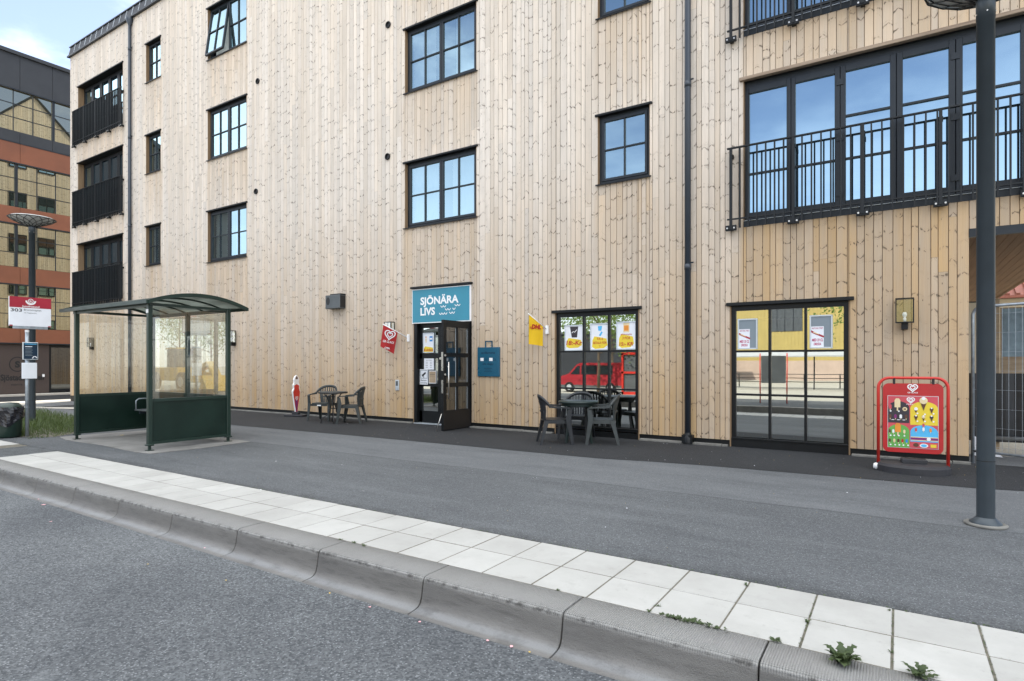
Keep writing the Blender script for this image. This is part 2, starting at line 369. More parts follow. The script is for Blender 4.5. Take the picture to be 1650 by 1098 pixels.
M['binbag'] = pm("black_bin_bag", (.012, .012, .016), .22, 0, .3, 12, .8)
M['leafA'] = leaf_mat("grass_blades", (.035, .062, .012), (.085, .12, .035))
M['leafB'] = leaf_mat("weed_leaves", (.035, .062, .020), (.085, .115, .045))
M['leafT'] = leaf_mat("tree_leaves", (.07, .12, .02), (.16, .24, .05))
M['bark'] = pm("bark", (.12, .09, .06), .9, 0, .3, 8, .5, stretch=(1, 1, .2))
M['petal'] = pm("pink_petal", (.75, .40, .42), .7)
M['dryleaf'] = pm("yellow_leaf", (.60, .42, .08), .7)
M['yb'] = pm("yellow_cladding", (.50, .39, .13), .7, 0, .08, 1.)
M['stone'] = pm("pink_plinth", (.55, .42, .33), .8, 0, .1, 1.)
M['creamw'] = pm("cream_render", (.66, .58, .43), .8, 0, .05, 1.)
M['rooft'] = pm("red_roof_tiles", (.30, .11, .085), .7, 0, .2, 5)
M['ply'] = plain_wood("plywood", (.26, .19, .12), (.45, .35, .24), (2, 2, 10))
M['plyb'] = pm("blue_stained_board", (.20, .27, .31), .7, 0, .45, 2.2)
M['bluep'] = pm("van_glass", (.02, .03, .035), .1)
M['van'] = pm("red_van_paint", (.34, .024, .034), .25, 0, .05, 2)
M['yellowm'] = pm("machine_yellow", (.75, .45, .03), .4, 0, .1, 2)
M['tarp'] = pm("black_tarpaulin", (.010, .011, .014), .4, 0, .5, 5, .6)
M['poly'] = NT("roof_polycarbonate").m
def _poly():
    m = M['poly']; t = m.node_tree; b = t.nodes["Principled BSDF"]; b.inputs['Base Color'].default_value = (.34, .36, .33, 1); b.inputs['Roughness'].default_value = .45
    tr = t.nodes.new("ShaderNodeBsdfTranslucent"); tr.inputs[0].default_value = (.38, .41, .36, 1)
    n = t.nodes.new("ShaderNodeTexNoise"); n.inputs['Scale'].default_value = 3; n.inputs['Detail'].default_value = 7
    cr = t.nodes.new("ShaderNodeValToRGB"); cr.color_ramp.elements[0].color = (.08, .09, .075, 1); cr.color_ramp.elements[1].color = (.20, .225, .195, 1)
    cr.color_ramp.elements[0].position = .35; cr.color_ramp.elements[1].position = .65
    t.links.new(n.outputs[0], cr.inputs[0]); t.links.new(cr.outputs[0], tr.inputs[0]); t.links.new(cr.outputs[0], b.inputs['Base Color'])
    mx = t.nodes.new("ShaderNodeMixShader"); mx.inputs[0].default_value = .55
    t.links.new(b.outputs[0], mx.inputs[1]); t.links.new(tr.outputs[0], mx.inputs[2]); t.links.new(mx.outputs[0], t.nodes["Material Output"].inputs[0])
_poly()

# ------------------------------------------------------------------ mesh builder
def text_mesh(s, bold=.0):
    c = bpy.data.curves.new("t", 'FONT'); c.body = s; c.size = 1; c.resolution_u = 3; c.offset = bold
    o = bpy.data.objects.new("t", c); me = bpy.data.meshes.new_from_object(o)
    vs = [v.co.copy() for v in me.vertices]; fs = [tuple(p.vertices) for p in me.polygons]
    bpy.data.objects.remove(o); bpy.data.curves.remove(c); bpy.data.meshes.remove(me)
    return vs, fs

class MB:
    def __init__(s): s.v = []; s.f = []; s.m = []; s.mats = []; s.sm = []
    def mi(s, m):
        if m not in s.mats: s.mats.append(m)
        return s.mats.index(m)
    def add(s, vs, fs, m, smooth=False):
        b = len(s.v); s.v += [tuple(v) for v in vs]; k = s.mi(m)
        for f in fs: s.f.append(tuple(b + i for i in f)); s.m.append(k); s.sm.append(smooth)
    def box(s, x0, x1, y0, y1, z0, z1, m):
        if x0 > x1: x0, x1 = x1, x0
        if y0 > y1: y0, y1 = y1, y0
        if z0 > z1: z0, z1 = z1, z0
        s.add([(x0, y0, z0), (x1, y0, z0), (x1, y1, z0), (x0, y1, z0), (x0, y0, z1), (x1, y0, z1), (x1, y1, z1), (x0, y1, z1)],
              [(3, 2, 1, 0), (4, 5, 6, 7), (0, 1, 5, 4), (1, 2, 6, 5), (2, 3, 7, 6), (3, 0, 4, 7)], m)
    def cbox(s, x0, x1, y0, y1, z0, z1, m, b=.004):
        """box with its edges chamfered"""
        P = []
        for sx, X in ((1, x0), (-1, x1)):
            for sy, Y in ((1, y0), (-1, y1)):
                for sz, Z in ((1, z0), (-1, z1)):
                    P += [(X, Y + sy * b, Z + sz * b), (X + sx * b, Y, Z + sz * b), (X + sx * b, Y + sy * b, Z)]
        i = lambda a, c, d, k: (a * 4 + c * 2 + d) * 3 + k
        F = [(i(0, 0, 0, 0), i(0, 0, 1, 0), i(0, 1, 1, 0), i(0, 1, 0, 0)), (i(1, 0, 0, 0), i(1, 1, 0, 0), i(1, 1, 1, 0), i(1, 0, 1, 0)),
             (i(0, 0, 0, 1), i(1, 0, 0, 1), i(1, 0, 1, 1), i(0, 0, 1, 1)), (i(0, 1, 0, 1), i(0, 1, 1, 1), i(1, 1, 1, 1), i(1, 1, 0, 1)),
             (i(0, 0, 0, 2), i(0, 1, 0, 2), i(1, 1, 0, 2), i(1, 0, 0, 2)), (i(0, 0, 1, 2), i(1, 0, 1, 2), i(1, 1, 1, 2), i(0, 1, 1, 2))]
        for a in (0, 1):
            for c in (0, 1):
                F += [(i(a, c, 0, 0), i(a, c, 1, 0), i(a, c, 1, 1), i(a, c, 0, 1)), (i(a, 0, c, 0), i(a, 1, c, 0), i(a, 1, c, 2), i(a, 0, c, 2)),
                      (i(0, a, c, 1), i(1, a, c, 1), i(1, a, c, 2), i(0, a, c, 2))]
                for d in (0, 1): F.append((i(a, c, d, 0), i(a, c, d, 1), i(a, c, d, 2)))
        s.add(P, F, m)
    def sweep(s, pts, A, B, m, cap=True, smooth=False):
        """rectangular section swept along pts; A and B half extents (vectors, one or per point)"""
        n = len(pts); A = A if isinstance(A, list) else [A] * n; B = B if isinstance(B, list) else [B] * n
        vs = []
        for p, a, b in zip(pts, A, B):
            p, a, b = V(p), V(a), V(b); vs += [p - a - b, p + a - b, p + a + b, p - a + b]
        fs = []
        for i in range(n - 1):
            for k in range(4): fs.append((i * 4 + k, i * 4 + (k + 1) % 4, i * 4 + 4 + (k + 1) % 4, i * 4 + 4 + k))
        if cap: fs += [(3, 2, 1, 0), tuple((n - 1) * 4 + k for k in range(4))]
        s.add(vs, fs, m, smooth)
    def tube(s, pts, r, m, n=8, cap=True):
        pts = [V(p) for p in pts]; rr = r if isinstance(r, list) else [r] * len(pts)
        vs = []; prev = None
        for i, p in enumerate(pts):
            d = (pts[min(i + 1, len(pts) - 1)] - pts[max(i - 1, 0)]).normalized()
            a = prev if prev is not None else (V((0, 0, 1)) if abs(d.z) < .9 else V((1, 0, 0)))
            u = d.cross(a).normalized(); vv = u.cross(d).normalized(); prev = vv
            for k in range(n):
                t = 2 * PI * k / n; vs.append(p + (u * math.cos(t) + vv * math.sin(t)) * rr[i])
        fs = []
        for i in range(len(pts) - 1):
            for k in range(n): fs.append((i * n + k, i * n + (k + 1) % n, (i + 1) * n + (k + 1) % n, (i + 1) * n + k))
        s.add(vs, fs, m, True)
        if cap:
            b = len(s.v) - len(vs); k = s.mi(m)
            for f in (tuple(b + j for j in range(n))[::-1], tuple(b + (len(pts) - 1) * n + j for j in range(n))):
                s.f.append(f); s.m.append(k); s.sm.append(False)
    def lathe(s, prof, c, m, n=32, smooth=True):
        vs = []
        for r, z in prof:
            for k in range(n): t = 2 * PI * k / n; vs.append((c[0] + r * math.cos(t), c[1] + r * math.sin(t), c[2] + z))
        fs = []
        for i in range(len(prof) - 1):
            for k in range(n): fs.append((i * n + k, i * n + (k + 1) % n, (i + 1) * n + (k + 1) % n, (i + 1) * n + k))
        s.add(vs, fs, m, smooth)
    def prism(s, poly, o, u, v, d, m):
        """polygon in the (u,v) plane at o, extruded by vector d"""
        o, u, v, d = V(o), V(u), V(v), V(d); n = len(poly)
        vs = [o + u * a + v * b for a, b in poly] + [o + u * a + v * b + d for a, b in poly]
        fs = [tuple(range(n)), tuple(range(2 * n - 1, n - 1, -1))] + [(i, i + n, (i + 1) % n + n, (i + 1) % n) for i in range(n)]
        s.add(vs, fs, m)
    def obj(s, name, parent=None, label=None, cat=None, group=None, kind=None, loc=None):
        me = bpy.data.meshes.new(name)
        vs = s.v
        if loc is not None: vs = [(a - loc[0], b - loc[1], c - loc[2]) for a, b, c in vs]
        me.from_pydata(vs, [], s.f)
        for m in s.mats: me.materials.append(M[m])
        me.polygons.foreach_set("material_index", s.m); me.polygons.foreach_set("use_smooth", s.sm); me.update()
        o = bpy.data.objects.new(name, me); COL.objects.link(o)
        if loc is not None: o.location = loc
        if parent is not None: o.parent = parent
        tag(o, label, cat, group, kind); return o

def tag(o, label=None, cat=None, group=None, kind=None):
    if label: o['label'] = label
    if cat: o['category'] = cat
    if group: o['group'] = group
    if kind: o['kind'] = kind
    return o

def thing(name, label, cat, loc=(0, 0, 0), rz=0., group=None):
    o = bpy.data.objects.new(name, None); COL.objects.link(o); o.location = loc; o.rotation_euler = (0, 0, rz)
    o.empty_display_size = .1
    return tag(o, label, cat, group)

def dup(root, loc, rz, label):
    """copy of a thing with copies of its parts and their sub-parts"""
    r = root.copy(); COL.objects.link(r); r.location = loc; r.rotation_euler = (0, 0, rz); r['label'] = label
    for ch in [c for c in bpy.data.objects if c.parent == root]:
        c = ch.copy(); COL.objects.link(c); c.parent = r
        for g in [q for q in bpy.data.objects if q.parent == ch]:
            d = g.copy(); COL.objects.link(d); d.parent = c
    return r

class Flat:
    """print / lettering laid on a real surface: local 2-D frame (u right, v up), layers 1.2 mm apart"""
    def __init__(s, mb, o, u=(1, 0, 0), v=(0, 0, 1)):
        s.mb = mb; s.o = V(o); s.u = V(u).normalized(); s.v = V(v).normalized(); s.n = s.u.cross(s.v)
    def P(s, a, b, k): return s.o + s.u * a + s.v * b + s.n * (k * .0012)
    def poly(s, pts, m, k=1): s.mb.add([s.P(a, b, k) for a, b in pts], [tuple(range(len(pts)))], m)
    def rect(s, a0, a1, b0, b1, m, k=1): s.poly([(a0, b0), (a1, b0), (a1, b1), (a0, b1)], m, k)
    def disc(s, a, b, r, m, k=1, ry=None, n=20): s.poly([(a + r * math.cos(2 * PI * i / n), b + (ry or r) * math.sin(2 * PI * i / n)) for i in range(n)], m, k)
    def stroke(s, pts, w, m, k=1, closed=False):
        n = len(pts); L = []; Rr = []
        for i in range(n):
            a = pts[(i - 1) % n] if closed else pts[max(i - 1, 0)]; b = pts[(i + 1) % n] if closed else pts[min(i + 1, n - 1)]
            d = V((b[0] - a[0], b[1] - a[1])); d = d.normalized() if d.length else V((1, 0)); q = V((-d.y, d.x)) * w / 2
            L.append((pts[i][0] + q.x, pts[i][1] + q.y)); Rr.append((pts[i][0] - q.x, pts[i][1] - q.y))
        vs = [s.P(a, b, k) for a, b in L] + [s.P(a, b, k) for a, b in Rr]
        s.mb.add(vs, [(i, n + i, n + (i + 1) % n, (i + 1) % n) for i in range(n if closed else n - 1)], m)
    def text(s, t, a, b, h, m, k=1, width=None, bold=.0, align='l', slant=0.):
        vs, fs = text_mesh(t, bold)
        x0 = min(p.x for p in vs); x1 = max(p.x for p in vs); sc = h / .73
        sx = sc if width is None else width / (x1 - x0)
        W = (x1 - x0) * sx; off = {'l': 0, 'c': -W / 2, 'r': -W}[align]
        s.mb.add([s.P(a + off + (p.x - x0) * sx + slant * p.y * sc, b + p.y * sc, k) for p in vs], fs, m)
    def heart(s, cx, cy, sz, w, m, k=1):
        """double-line heart emblem"""
        for q, ww in ((1., w), (.52, w * .85)):
            pts = []
            for i in range(36):
                t = 2 * PI * i / 36 + .02
                x = 16 * math.sin(t) ** 3; y = 13 * math.cos(t) - 5 * math.cos(2 * t) - 2 * math.cos(3 * t) - math.cos(4 * t)
                pts.append((cx + x / 34 * sz * q, cy + (y / 34 + .02) * sz * q))
            s.stroke(pts, ww, m, k, True)

# ------------------------------------------------------------------ ground
def grid_ground():
    mb = MB(); xs = [-300, -120, -60, -46, -42, -38, -34, -30, -27, -24, -10, 0, 8, 20, 60, 300]
    ys = [-300, -100, -50, -30, -20, -14, -9, -5, -3, .45, 2, 10, 20, 40, 100, 300]
    def z(x, y):
        a = 0 if x > -24 else min(1, (-24 - x) / 14); b = 0 if y > -4 else min(1, (-4 - y) / 9)
        return -.23 - .30 * max(a, b)
    vs = [(x, y, z(x, y)) for y in ys for x in xs]; n = len(xs)
    mb.add(vs, [(j * n + i, j * n + i + 1, (j + 1) * n + i + 1, (j + 1) * n + i) for j in range(len(ys) - 1) for i in range(n - 1)], 'ground')
    return mb.obj('ground', kind='structure', label='light worn asphalt ground stretching away beyond the street')
grid_ground()
mb = MB(); mb.box(-60, 60, .45, 2.82, -.40, -.200, 'road'); mb.obj('road', kind='structure', label='coarse grey asphalt road with pale stone chips')
# footpath slab with its ramp towards the far street
mb = MB()
mb.add([(-24, 4.03, 0), (14, 4.03, 0), (14, 11.5, 0), (-24, 11.5, 0), (-30, 4.03, -.2), (-30, 11.5, -.2), (-24, 4.03, -.3), (14, 4.03, -.3)],
       [(0, 1, 2, 3), (4, 0, 3, 5), (6, 7, 1, 0), (4, 6, 0)], 'asphalt')
mb.add([(-24, 2.9, -.03), (-24, 4.03, -.02), (-60, 4.03, -.02), (-60, 2.9, -.03)], [(0, 1, 2, 3)], 'asphalt')
mb.add([(-12.35, 3.23, -.004), (-11.2, 3.23, -.004), (-11.2, 4.03, -.004), (-12.35, 4.03, -.004)], [(0, 1, 2, 3)], 'asphalt')
mb.obj('pavement', kind='structure', label='smooth grey asphalt pavement in front of the timber building')
mb = MB()
edge = [(-23, 7.8), (-12, 7.86), (-9, 7.95), (-6.1, 8.0), (-3.7, 8.0), (-2.9, 8.16), (-2.2, 8.25), (.7, 8.38), (1.2, 8.5), (14, 8.9)]
vs = [(x, y + R.uniform(-.008, .008), .004) for x, y in edge] + [(x, 10.45, .004) for x, y in edge]; n = len(edge)
mb.add(vs, [(i, i + 1, n + i + 1, n + i) for i in range(n - 1)], 'strip')
mb.obj('pavement_strip', kind='structure', label='band of fresh black asphalt along the foot of the wall')
# far pale paving and the street by the office building
mb = MB(); mb.add([(-20.9, 7.9, .008), (-20.2, 8.9, .008), (-21.3, 10.3, .008), (-30.5, 12, -.19), (-30.5, 6.9, -.19), (-24, 6.9, .008)], [(0, 1, 2, 3, 4, 5)], 'pale')
mb.obj('footpath', kind='structure', label='pale paving at the far corner of the timber building')
mb = MB(); mb.box(-40.5, -33.6, -20, 60, -.60, -.44, 'strip'); mb.obj('far_road', kind='structure', label='far street in front of the office building')
mb = MB(); mb.box(-33.6, -33.3, -20, 60, -.60, -.36, 'pale'); mb.box(-41.7, -40.5, -20, 60, -.6, -.36, 'pale'); mb.obj('far_kerb', kind='structure', label='pale kerbs on both sides of the far street')
# opposite kerb behind the camera position
mb = MB(); mb.box(-60, 60, .15, .45, -.3, 0, 'edge'); mb.add([(-60, .15, -.004), (60, .15, -.004), (60, -4, -.02), (-60, -4, -.02)], [(0, 3, 2, 1)], 'asphalt')
mb.obj('opposite_pavement', kind='structure', label='pavement and kerb on the opposite side of the road')

def tiles():
    mb = MB(); attr = []
    g = .0042
    def tile(x0, x1, y0, y1):
        r = R.random(); dz = R.uniform(-.0012, .0012); t = [R.uniform(-.001, .001) for _ in range(4)]; b = .004
        x0 += g; x1 -= g; y0 += g; y1 -= g
        vs = [(x0 + b, y0 + b, dz + t[0]), (x1 - b, y0 + b, dz + t[1]), (x1 - b, y1 - b, dz + t[2]), (x0 + b, y1 - b, dz + t[3]),
              (x0, y0, dz - .004), (x1, y0, dz - .004), (x1, y1, dz - .004), (x0, y1, dz - .004), (x0, y0, -.03), (x1, y0, -.03), (x1, y1, -.03), (x0, y1, -.03)]
        fs = [(0, 1, 2, 3)] + [(4 + i, 4 + (i + 1) % 4, (i + 1) % 4, i) for i in range(4)] + [(8 + i, 8 + (i + 1) % 4, 4 + (i + 1) % 4, 4 + i) for i in range(4)]
        mb.add(vs, fs, 'tile'); attr.extend([r] * len(vs))
    for row in range(2):
        y0 = 3.23 + .4 * row; x = -11.185
        while x < 8: tile(x, x + .385, y0, y0 + .4); x += .385
        x = -12.40 - (.0 if not row else .35)
        while x > -23: tile(x - .39, x, y0, y0 + .4); x -= .39
    o = mb.obj('pavement_tiles', kind='structure', label='double row of square white concrete tiles along the kerb')
    a = o.data.color_attributes.new("bd", 'FLOAT_COLOR', 'POINT')
    for i, r in enumerate(attr): a.data[i].color = (r, r, r, 1)
    mb = MB(); mb.box(-11.19, 8, 3.23, 4.035, -.2, -.0028, 'joint'); mb.box(-23, -12.35, 3.23, 4.03, -.2, -.006, 'joint')
    mb.obj('pavement_joints', kind='structure', label='sandy joints between the white tiles')
tiles()

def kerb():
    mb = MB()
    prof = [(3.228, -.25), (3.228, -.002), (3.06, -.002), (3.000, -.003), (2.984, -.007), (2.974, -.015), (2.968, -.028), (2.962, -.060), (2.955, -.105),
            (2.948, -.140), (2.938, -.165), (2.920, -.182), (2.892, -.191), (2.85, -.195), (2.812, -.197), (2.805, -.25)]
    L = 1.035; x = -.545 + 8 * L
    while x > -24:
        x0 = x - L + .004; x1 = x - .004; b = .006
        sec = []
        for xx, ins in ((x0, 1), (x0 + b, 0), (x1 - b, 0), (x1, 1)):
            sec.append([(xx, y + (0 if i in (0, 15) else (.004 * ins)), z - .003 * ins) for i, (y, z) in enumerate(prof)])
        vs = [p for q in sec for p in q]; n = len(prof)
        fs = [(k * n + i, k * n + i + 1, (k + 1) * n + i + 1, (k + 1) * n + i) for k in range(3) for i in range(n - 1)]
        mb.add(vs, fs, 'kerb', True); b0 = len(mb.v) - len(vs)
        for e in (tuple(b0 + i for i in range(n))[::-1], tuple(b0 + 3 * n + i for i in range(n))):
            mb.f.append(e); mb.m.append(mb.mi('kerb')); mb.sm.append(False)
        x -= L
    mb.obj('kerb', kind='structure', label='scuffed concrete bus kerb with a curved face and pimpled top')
    mb = MB(); mb.box(-24, 8, 2.84, 3.2, -.3, -.22, 'joint'); mb.box(-60, -24, 2.83, 3.2, -.3, -.03, 'edge'); mb.obj('kerb_bed', kind='structure', label='bed under the kerb stones')
kerb()
mb = MB()
pad = [(-13.2, 4.78), (-12.6, 4.66), (-11.3, 4.70), (-10.0, 4.62), (-9.62, 4.66), (-9.55, 5.5), (-9.62, 6.34), (-11, 6.4), (-13.0, 6.38), (-13.15, 5.6)]
mb.prism(pad, (0, 0, .001), (1, 0, 0), (0, 1, 0), (0, 0, .009), 'pad'); mb.obj('shelter_ground', kind='structure', label='rough concrete ground pad under the bus shelter')

# ------------------------------------------------------------------ timber building
BX0, BX1, BX2 = -27.574, .835, 8.0
ZTOP, ZB = 13.50, .11
OPEN = []                                            # x0,x1,z0,z1
WINS = []
for (a, b) in ((12.30, 10.98), (9.17, 7.86), (6.05, 4.72)): WINS.append(('small', -21.62, -20.66, b, a))
for (a, b) in ((12.30, 10.72), (9.17, 7.64), (6.05, 4.50)): WINS.append(('double', -17.86, -15.86, b, a))
for (a, b) in ((12.30, 10.82), (9.17, 7.69), (6.05, 4.55)): WINS.append(('double', -9.66, -7.60, b, a))
for (a, b) in ((9.18, 7.90), (6.05, 4.77)): WINS.append(('single', -4.75, -3.74, b, a))
for (a, b) in ((12.15, 9.95), (9.17, 6.82), (6.01, 3.70)): WINS.append(('french', -26.86, -23.26, b, a))
for (a, b) in ((6.05, 3.66), (9.17, 6.80)): WINS.append(('balcony', -2.13, 6.4, b, a))
WINS.append(('shop', -5.66, -3.95, .13, 2.38)); WINS.append(('shop', -2.33, -.615, .07, 2.35))
OPEN = [w_[1:] for w_ in WINS] + [(-9.38, -7.74, -1, 3.10)]
def free(x0, x1, zlo, zhi):
    xm = (x0 + x1) / 2; cuts = sorted((o[2], o[3]) for o in OPEN if o[0] - 1e-4 < xm < o[1] + 1e-4); out = []; z = zlo
    for a, b in cuts:
        if b <= z: continue
        if a > z: out.append((z, min(a, zhi)))
        z = max(z, b)
        if z >= zhi: break
    if z < zhi: out.append((z, zhi))
    return [q for q in out if q[1] - q[0] > .01]

def weather(x, z):
    """how silvered the timber is: high parts pale, sheltered parts under sills and low down still tan"""
    wv = max(0., min(1., (z - .6) / 5.0)) ** .7
    wv -= .28 * max(0., min(1., (x + 6) / 7.))
    for o in OPEN:
        if o[0] - .05 < x < o[1] + .05 and o[2] > 3 and z < o[2]:
            dd = o[2] - z
            if dd < 1.9: wv -= (.55 if x > -2.2 else .40) * (1 - dd / 1.9) ** .6
    return max(0., min(1., wv))

def cladding(name, x0, x1, zlo, zhi, mode='front', parent=None):
    mb = MB(); data = []
    def seg(a, b, ua, ub, z0, z1, rnd):
        n = max(1, int((z1 - z0) / .35)); bv = .0045
        for i in range(n):
            za = z0 + (z1 - z0) * i / n; zb = z0 + (z1 - z0) * (i + 1) / n
            cols = [(a, .010), (a + bv, 0), (b - bv, 0), (b, .010)]
            vs = []
            for zz in (za, zb):
                for xx, d in cols:
                    if mode == 'front': vs.append((xx, WALL_Y + d, zz))
                    else: vs.append((BX0 + d, xx, zz))
                    uu = ua + (ub - ua) * (xx - a) / max(b - a, 1e-5)
                    data.append((uu, zz, rnd, weather(xx if mode == 'front' else -30, zz)))
            if mode == 'front': mb.add(vs, [(k, k + 1, k + 5, k + 4) for k in range(3)], 'wood')
            else: mb.add(vs, [(k + 1, k, k + 4, k + 5) for k in range(3)], 'wood')
    x = x0
    edges = sorted({e for o in OPEN for e in o[:2]}) if mode == 'front' else []
    while x < x1 - .01:
        wd = R.choice((.085, .098, .11, .118, .125, .132, .145)); xe = min(x + wd, x1)
        if x1 - xe < .04: xe = x1
        xs = [x] + [e for e in edges if x + .004 < e < xe - .004] + [xe]
        joints = []; z = zlo + R.uniform(1.5, 5.4)
        while z < (zhi if mode == 'front' else 14): joints.append(z); z += R.uniform(2.4, 5.4)
        g = .0021
        for a, b in zip(xs[:-1], xs[1:]):
            for z0, z1 in (free(a, b, zlo, zhi if mode == 'front' else zhi((a + b) / 2)) if mode == 'front' else [(zlo, zhi((a + b) / 2))]):
                js = [z0] + [j for j in joints if z0 + .1 < j < z1 - .1] + [z1]
                if z0 > zlo + .1: js[0] = z0
                for j0, j1 in zip(js[:-1], js[1:]):
                    rnd = (R.random(), R.random(), R.random())
                    seg(a + g, b - g, (a - x) / (xe - x), (b - x) / (xe - x), j0 + .0008, j1 - .0008, rnd)
        x = xe
    o = mb.obj(name, parent)
    me = o.data
    uvl = me.uv_layers.new(name="UVMap"); ca = me.color_attributes.new("bd", 'FLOAT_COLOR', 'POINT')
    fl = []
    for d in data: fl.extend((d[2][0], d[2][1], d[2][2], d[3]))
    ca.data.foreach_set("color", fl)
    uvs = []
    for lp in me.loops: d = data[lp.vertex_index]; uvs.extend((d[0], d[1]))
    uvl.data.foreach_set("uv", uvs)
    return o

bld = thing('timber_building', 'large wood-clad apartment building with a shop on its ground floor', 'building', (BX0, WALL_Y, 0))
def bpart(mb, name, parent=None, loc=None, **k):
    """part of the timber building, vertices given in world space"""
    o = mb.obj(name, None, **k)
    o.parent = parent or bld; o.matrix_parent_inverse = Matrix.Translation(-V(bld.location)) if not parent else Matrix.Identity(4)
    return o
def cpart(o):
    o.parent = bld; o.matrix_parent_inverse = Matrix.Translation(-V(bld.location)); return o

OPEN_FRONT = OPEN
cpart(cladding('wall', BX0, BX1, ZB, ZTOP))
_sv = OPEN; OPEN = OPEN + []
cpart(cladding('wall', BX1, BX2, 3.25, ZTOP))
RIDGE_Y, RIDGE_Z = 18.6, 22.0
endz = lambda y: min(13.85 + (y - 10.45), RIDGE_Z - (y - RIDGE_Y)) if y > 10.45 else 13.5
ENDW = []
for fz in (3.4, 6.6, 9.8, 13.0, 16.2):
    for yy in (13.2, 15.4, 17.6, 19.4, 22.5):
        if fz + 1.4 < endz(yy) - 1.2: ENDW.append((yy, fz))
cpart(cladding('wall', WALL_Y + .02, 26.7, -.3, endz, 'end'))
# shell behind the boards
mb = MB()
xs = sorted({BX0 + .02, BX1, BX2, BX1 + .001} | {e for o in OPEN for e in o[:2]})
for a, b in zip(xs[:-1], xs[1:]):
    lo = -.2 if b <= BX1 + .0005 else 3.25
    for z0, z1 in free(a, b, lo, 13.5): mb.add([(a, WALL_Y + .022, z0), (b, WALL_Y + .022, z0), (b, WALL_Y + .022, z1), (a, WALL_Y + .022, z1)], [(0, 1, 2, 3)], 'void')
mb.add([(BX0 + .025, WALL_Y + .02, -.5), (BX0 + .025, 26.7, -.5), (BX0 + .025, 26.7, 13.8), (BX0 + .025, RIDGE_Y, 21.9), (BX0 + .025, WALL_Y + .1, 13.6)], [(0, 1, 2, 3, 4)], 'void')
mb.add([(BX0, 26.7, -.5), (BX1, 26.7, -.5), (BX1, 26.7, 13.8), (BX0, 26.7, 13.8)], [(0, 1, 2, 3)], 'creamw')
mb.add([(BX1 - .03, WALL_Y + .03, -.5), (BX1 - .03, 26.7, -.5), (BX1 - .03, 26.7, 3.3), (BX1 - .03, WALL_Y + .03, 3.3)], [(0, 1, 2, 3)], 'reveal')
mb.add([(2.38, WALL_Y + .03, 3.25), (2.38, 26.7, 3.25), (2.38, 26.7, 13.8), (2.38, RIDGE_Y, 21.9), (2.38, WALL_Y + .1, 13.6)], [(0, 1, 2, 3, 4)], 'creamw')
mb.box(2.36, BX2, 12.2, 12.4, 3.25, 13.6, 'creamw'); mb.box(BX2 - .02, BX2, WALL_Y + .03, 12.2, 3.25, 13.6, 'creamw')
for z in (3.22, 6.40, 9.55): mb.box(BX0 + .05, BX1 if z < 4 else 2.37, WALL_Y + .30, 26.6, z, z + .12, 'void'); mb.box(2.37, BX2 - .03, WALL_Y + .30, 12.15, z + .06, z + .12, 'void')
mb.box(BX0 + .05, BX1 - .04, WALL_Y + .04, 26.6, -.1, .02, 'floor')
for z in (3.22, 6.40, 9.55):                                 # fill slab edges between floors
    mb.add([(BX0 + .05, WALL_Y + .30, z - .3), (BX1 if z < 4 else BX2, WALL_Y + .30, z - .3), (BX1 if z < 4 else BX2, WALL_Y + .30, z + .12), (BX0 + .05, WALL_Y + .30, z + .12)], [(0, 1, 2, 3)], 'void')
bpart(mb, 'inner_wall')
# roof
mb = MB(); RX = 2.4
mb.add([(BX0 - .06, 10.29, 13.50), (BX2, 10.29, 13.50), (BX2, 10.29, 13.58), (BX0 - .06, 10.29, 13.58), (BX0 - .06, 10.36, 13.92), (BX2, 10.36, 13.92),
        (BX0 - .06, RIDGE_Y, RIDGE_Z), (RX, RIDGE_Y, RIDGE_Z), (BX0 - .06, 26.9, 13.7), (RX, 26.9, 13.7), (BX0 - .06, 10.42, 13.50), (BX2, 10.42, 13.50), (RX, 10.36, 13.92)],
       [(0, 1, 2, 3), (3, 2, 5, 4), (4, 12, 7, 6), (6, 7, 9, 8), (10, 11, 1, 0), (0, 3, 4, 10)], 'zinc')
mb.box(RX, BX2, 10.40, 12.4, 13.55, 13.90, 'zinc')
rf = bpart(mb, 'roof')
mb = MB(); x = BX0
while x < BX2:
    mb.sweep([(x, 10.286, 13.585), (x, 10.352, 13.915)], V((.008, 0, 0)), V((0, -.008, .002)), 'alu'); x += .46
mb.sweep([(BX0 - .07, 10.275, 13.525), (BX2, 10.275, 13.525)], V((0, .025, 0)), V((0, 0, .030)), 'frame')
mb.sweep([(BX0 - .07, 10.35, 13.935), (BX2, 10.35, 13.935)], V((0, .025, 0)), V((0, 0, .018)), 'frame')
mb.sweep([(BX0 - .03, 10.4, 13.80), (BX0 - .03, RIDGE_Y, RIDGE_Z + .02), (BX0 - .03, 26.9, 13.75)], V((.05, 0, 0)), V((0, 0, .10)), 'frame')
o = mb.obj('roof_seams'); o.parent = rf
# plinth
mb = MB()
xs = [BX0, -9.40, -7.72, -5.68, -3.93, -2.35, -.60, BX1]
for a, b in ((BX0, -9.40), (-7.72, -5.68), (-3.93, -2.35), (-.60, BX1)):
    mb.box(a, b, WALL_Y + .012, WALL_Y + .3, -.3, ZB - .002, 'frameb')
bpart(mb, 'plinth')
mb = MB()
for a, b in ((-25, -9.42), (-7.70, -5.70), (-3.91, -2.37), (-.58, BX1 + .02)):
    x = a
    while x < b - .02:
        e = min(x + R.uniform(1.1, 1.6), b); mb.cbox(x + .004, e - .004, WALL_Y - .085 + R.uniform(-.006, .006), WALL_Y + .012, -.05, .036 + R.uniform(-.004, .004), 'edge', .006); x = e
mb.obj('wall_footing', kind='structure', label='thin concrete footing strip along the base of the timber wall')

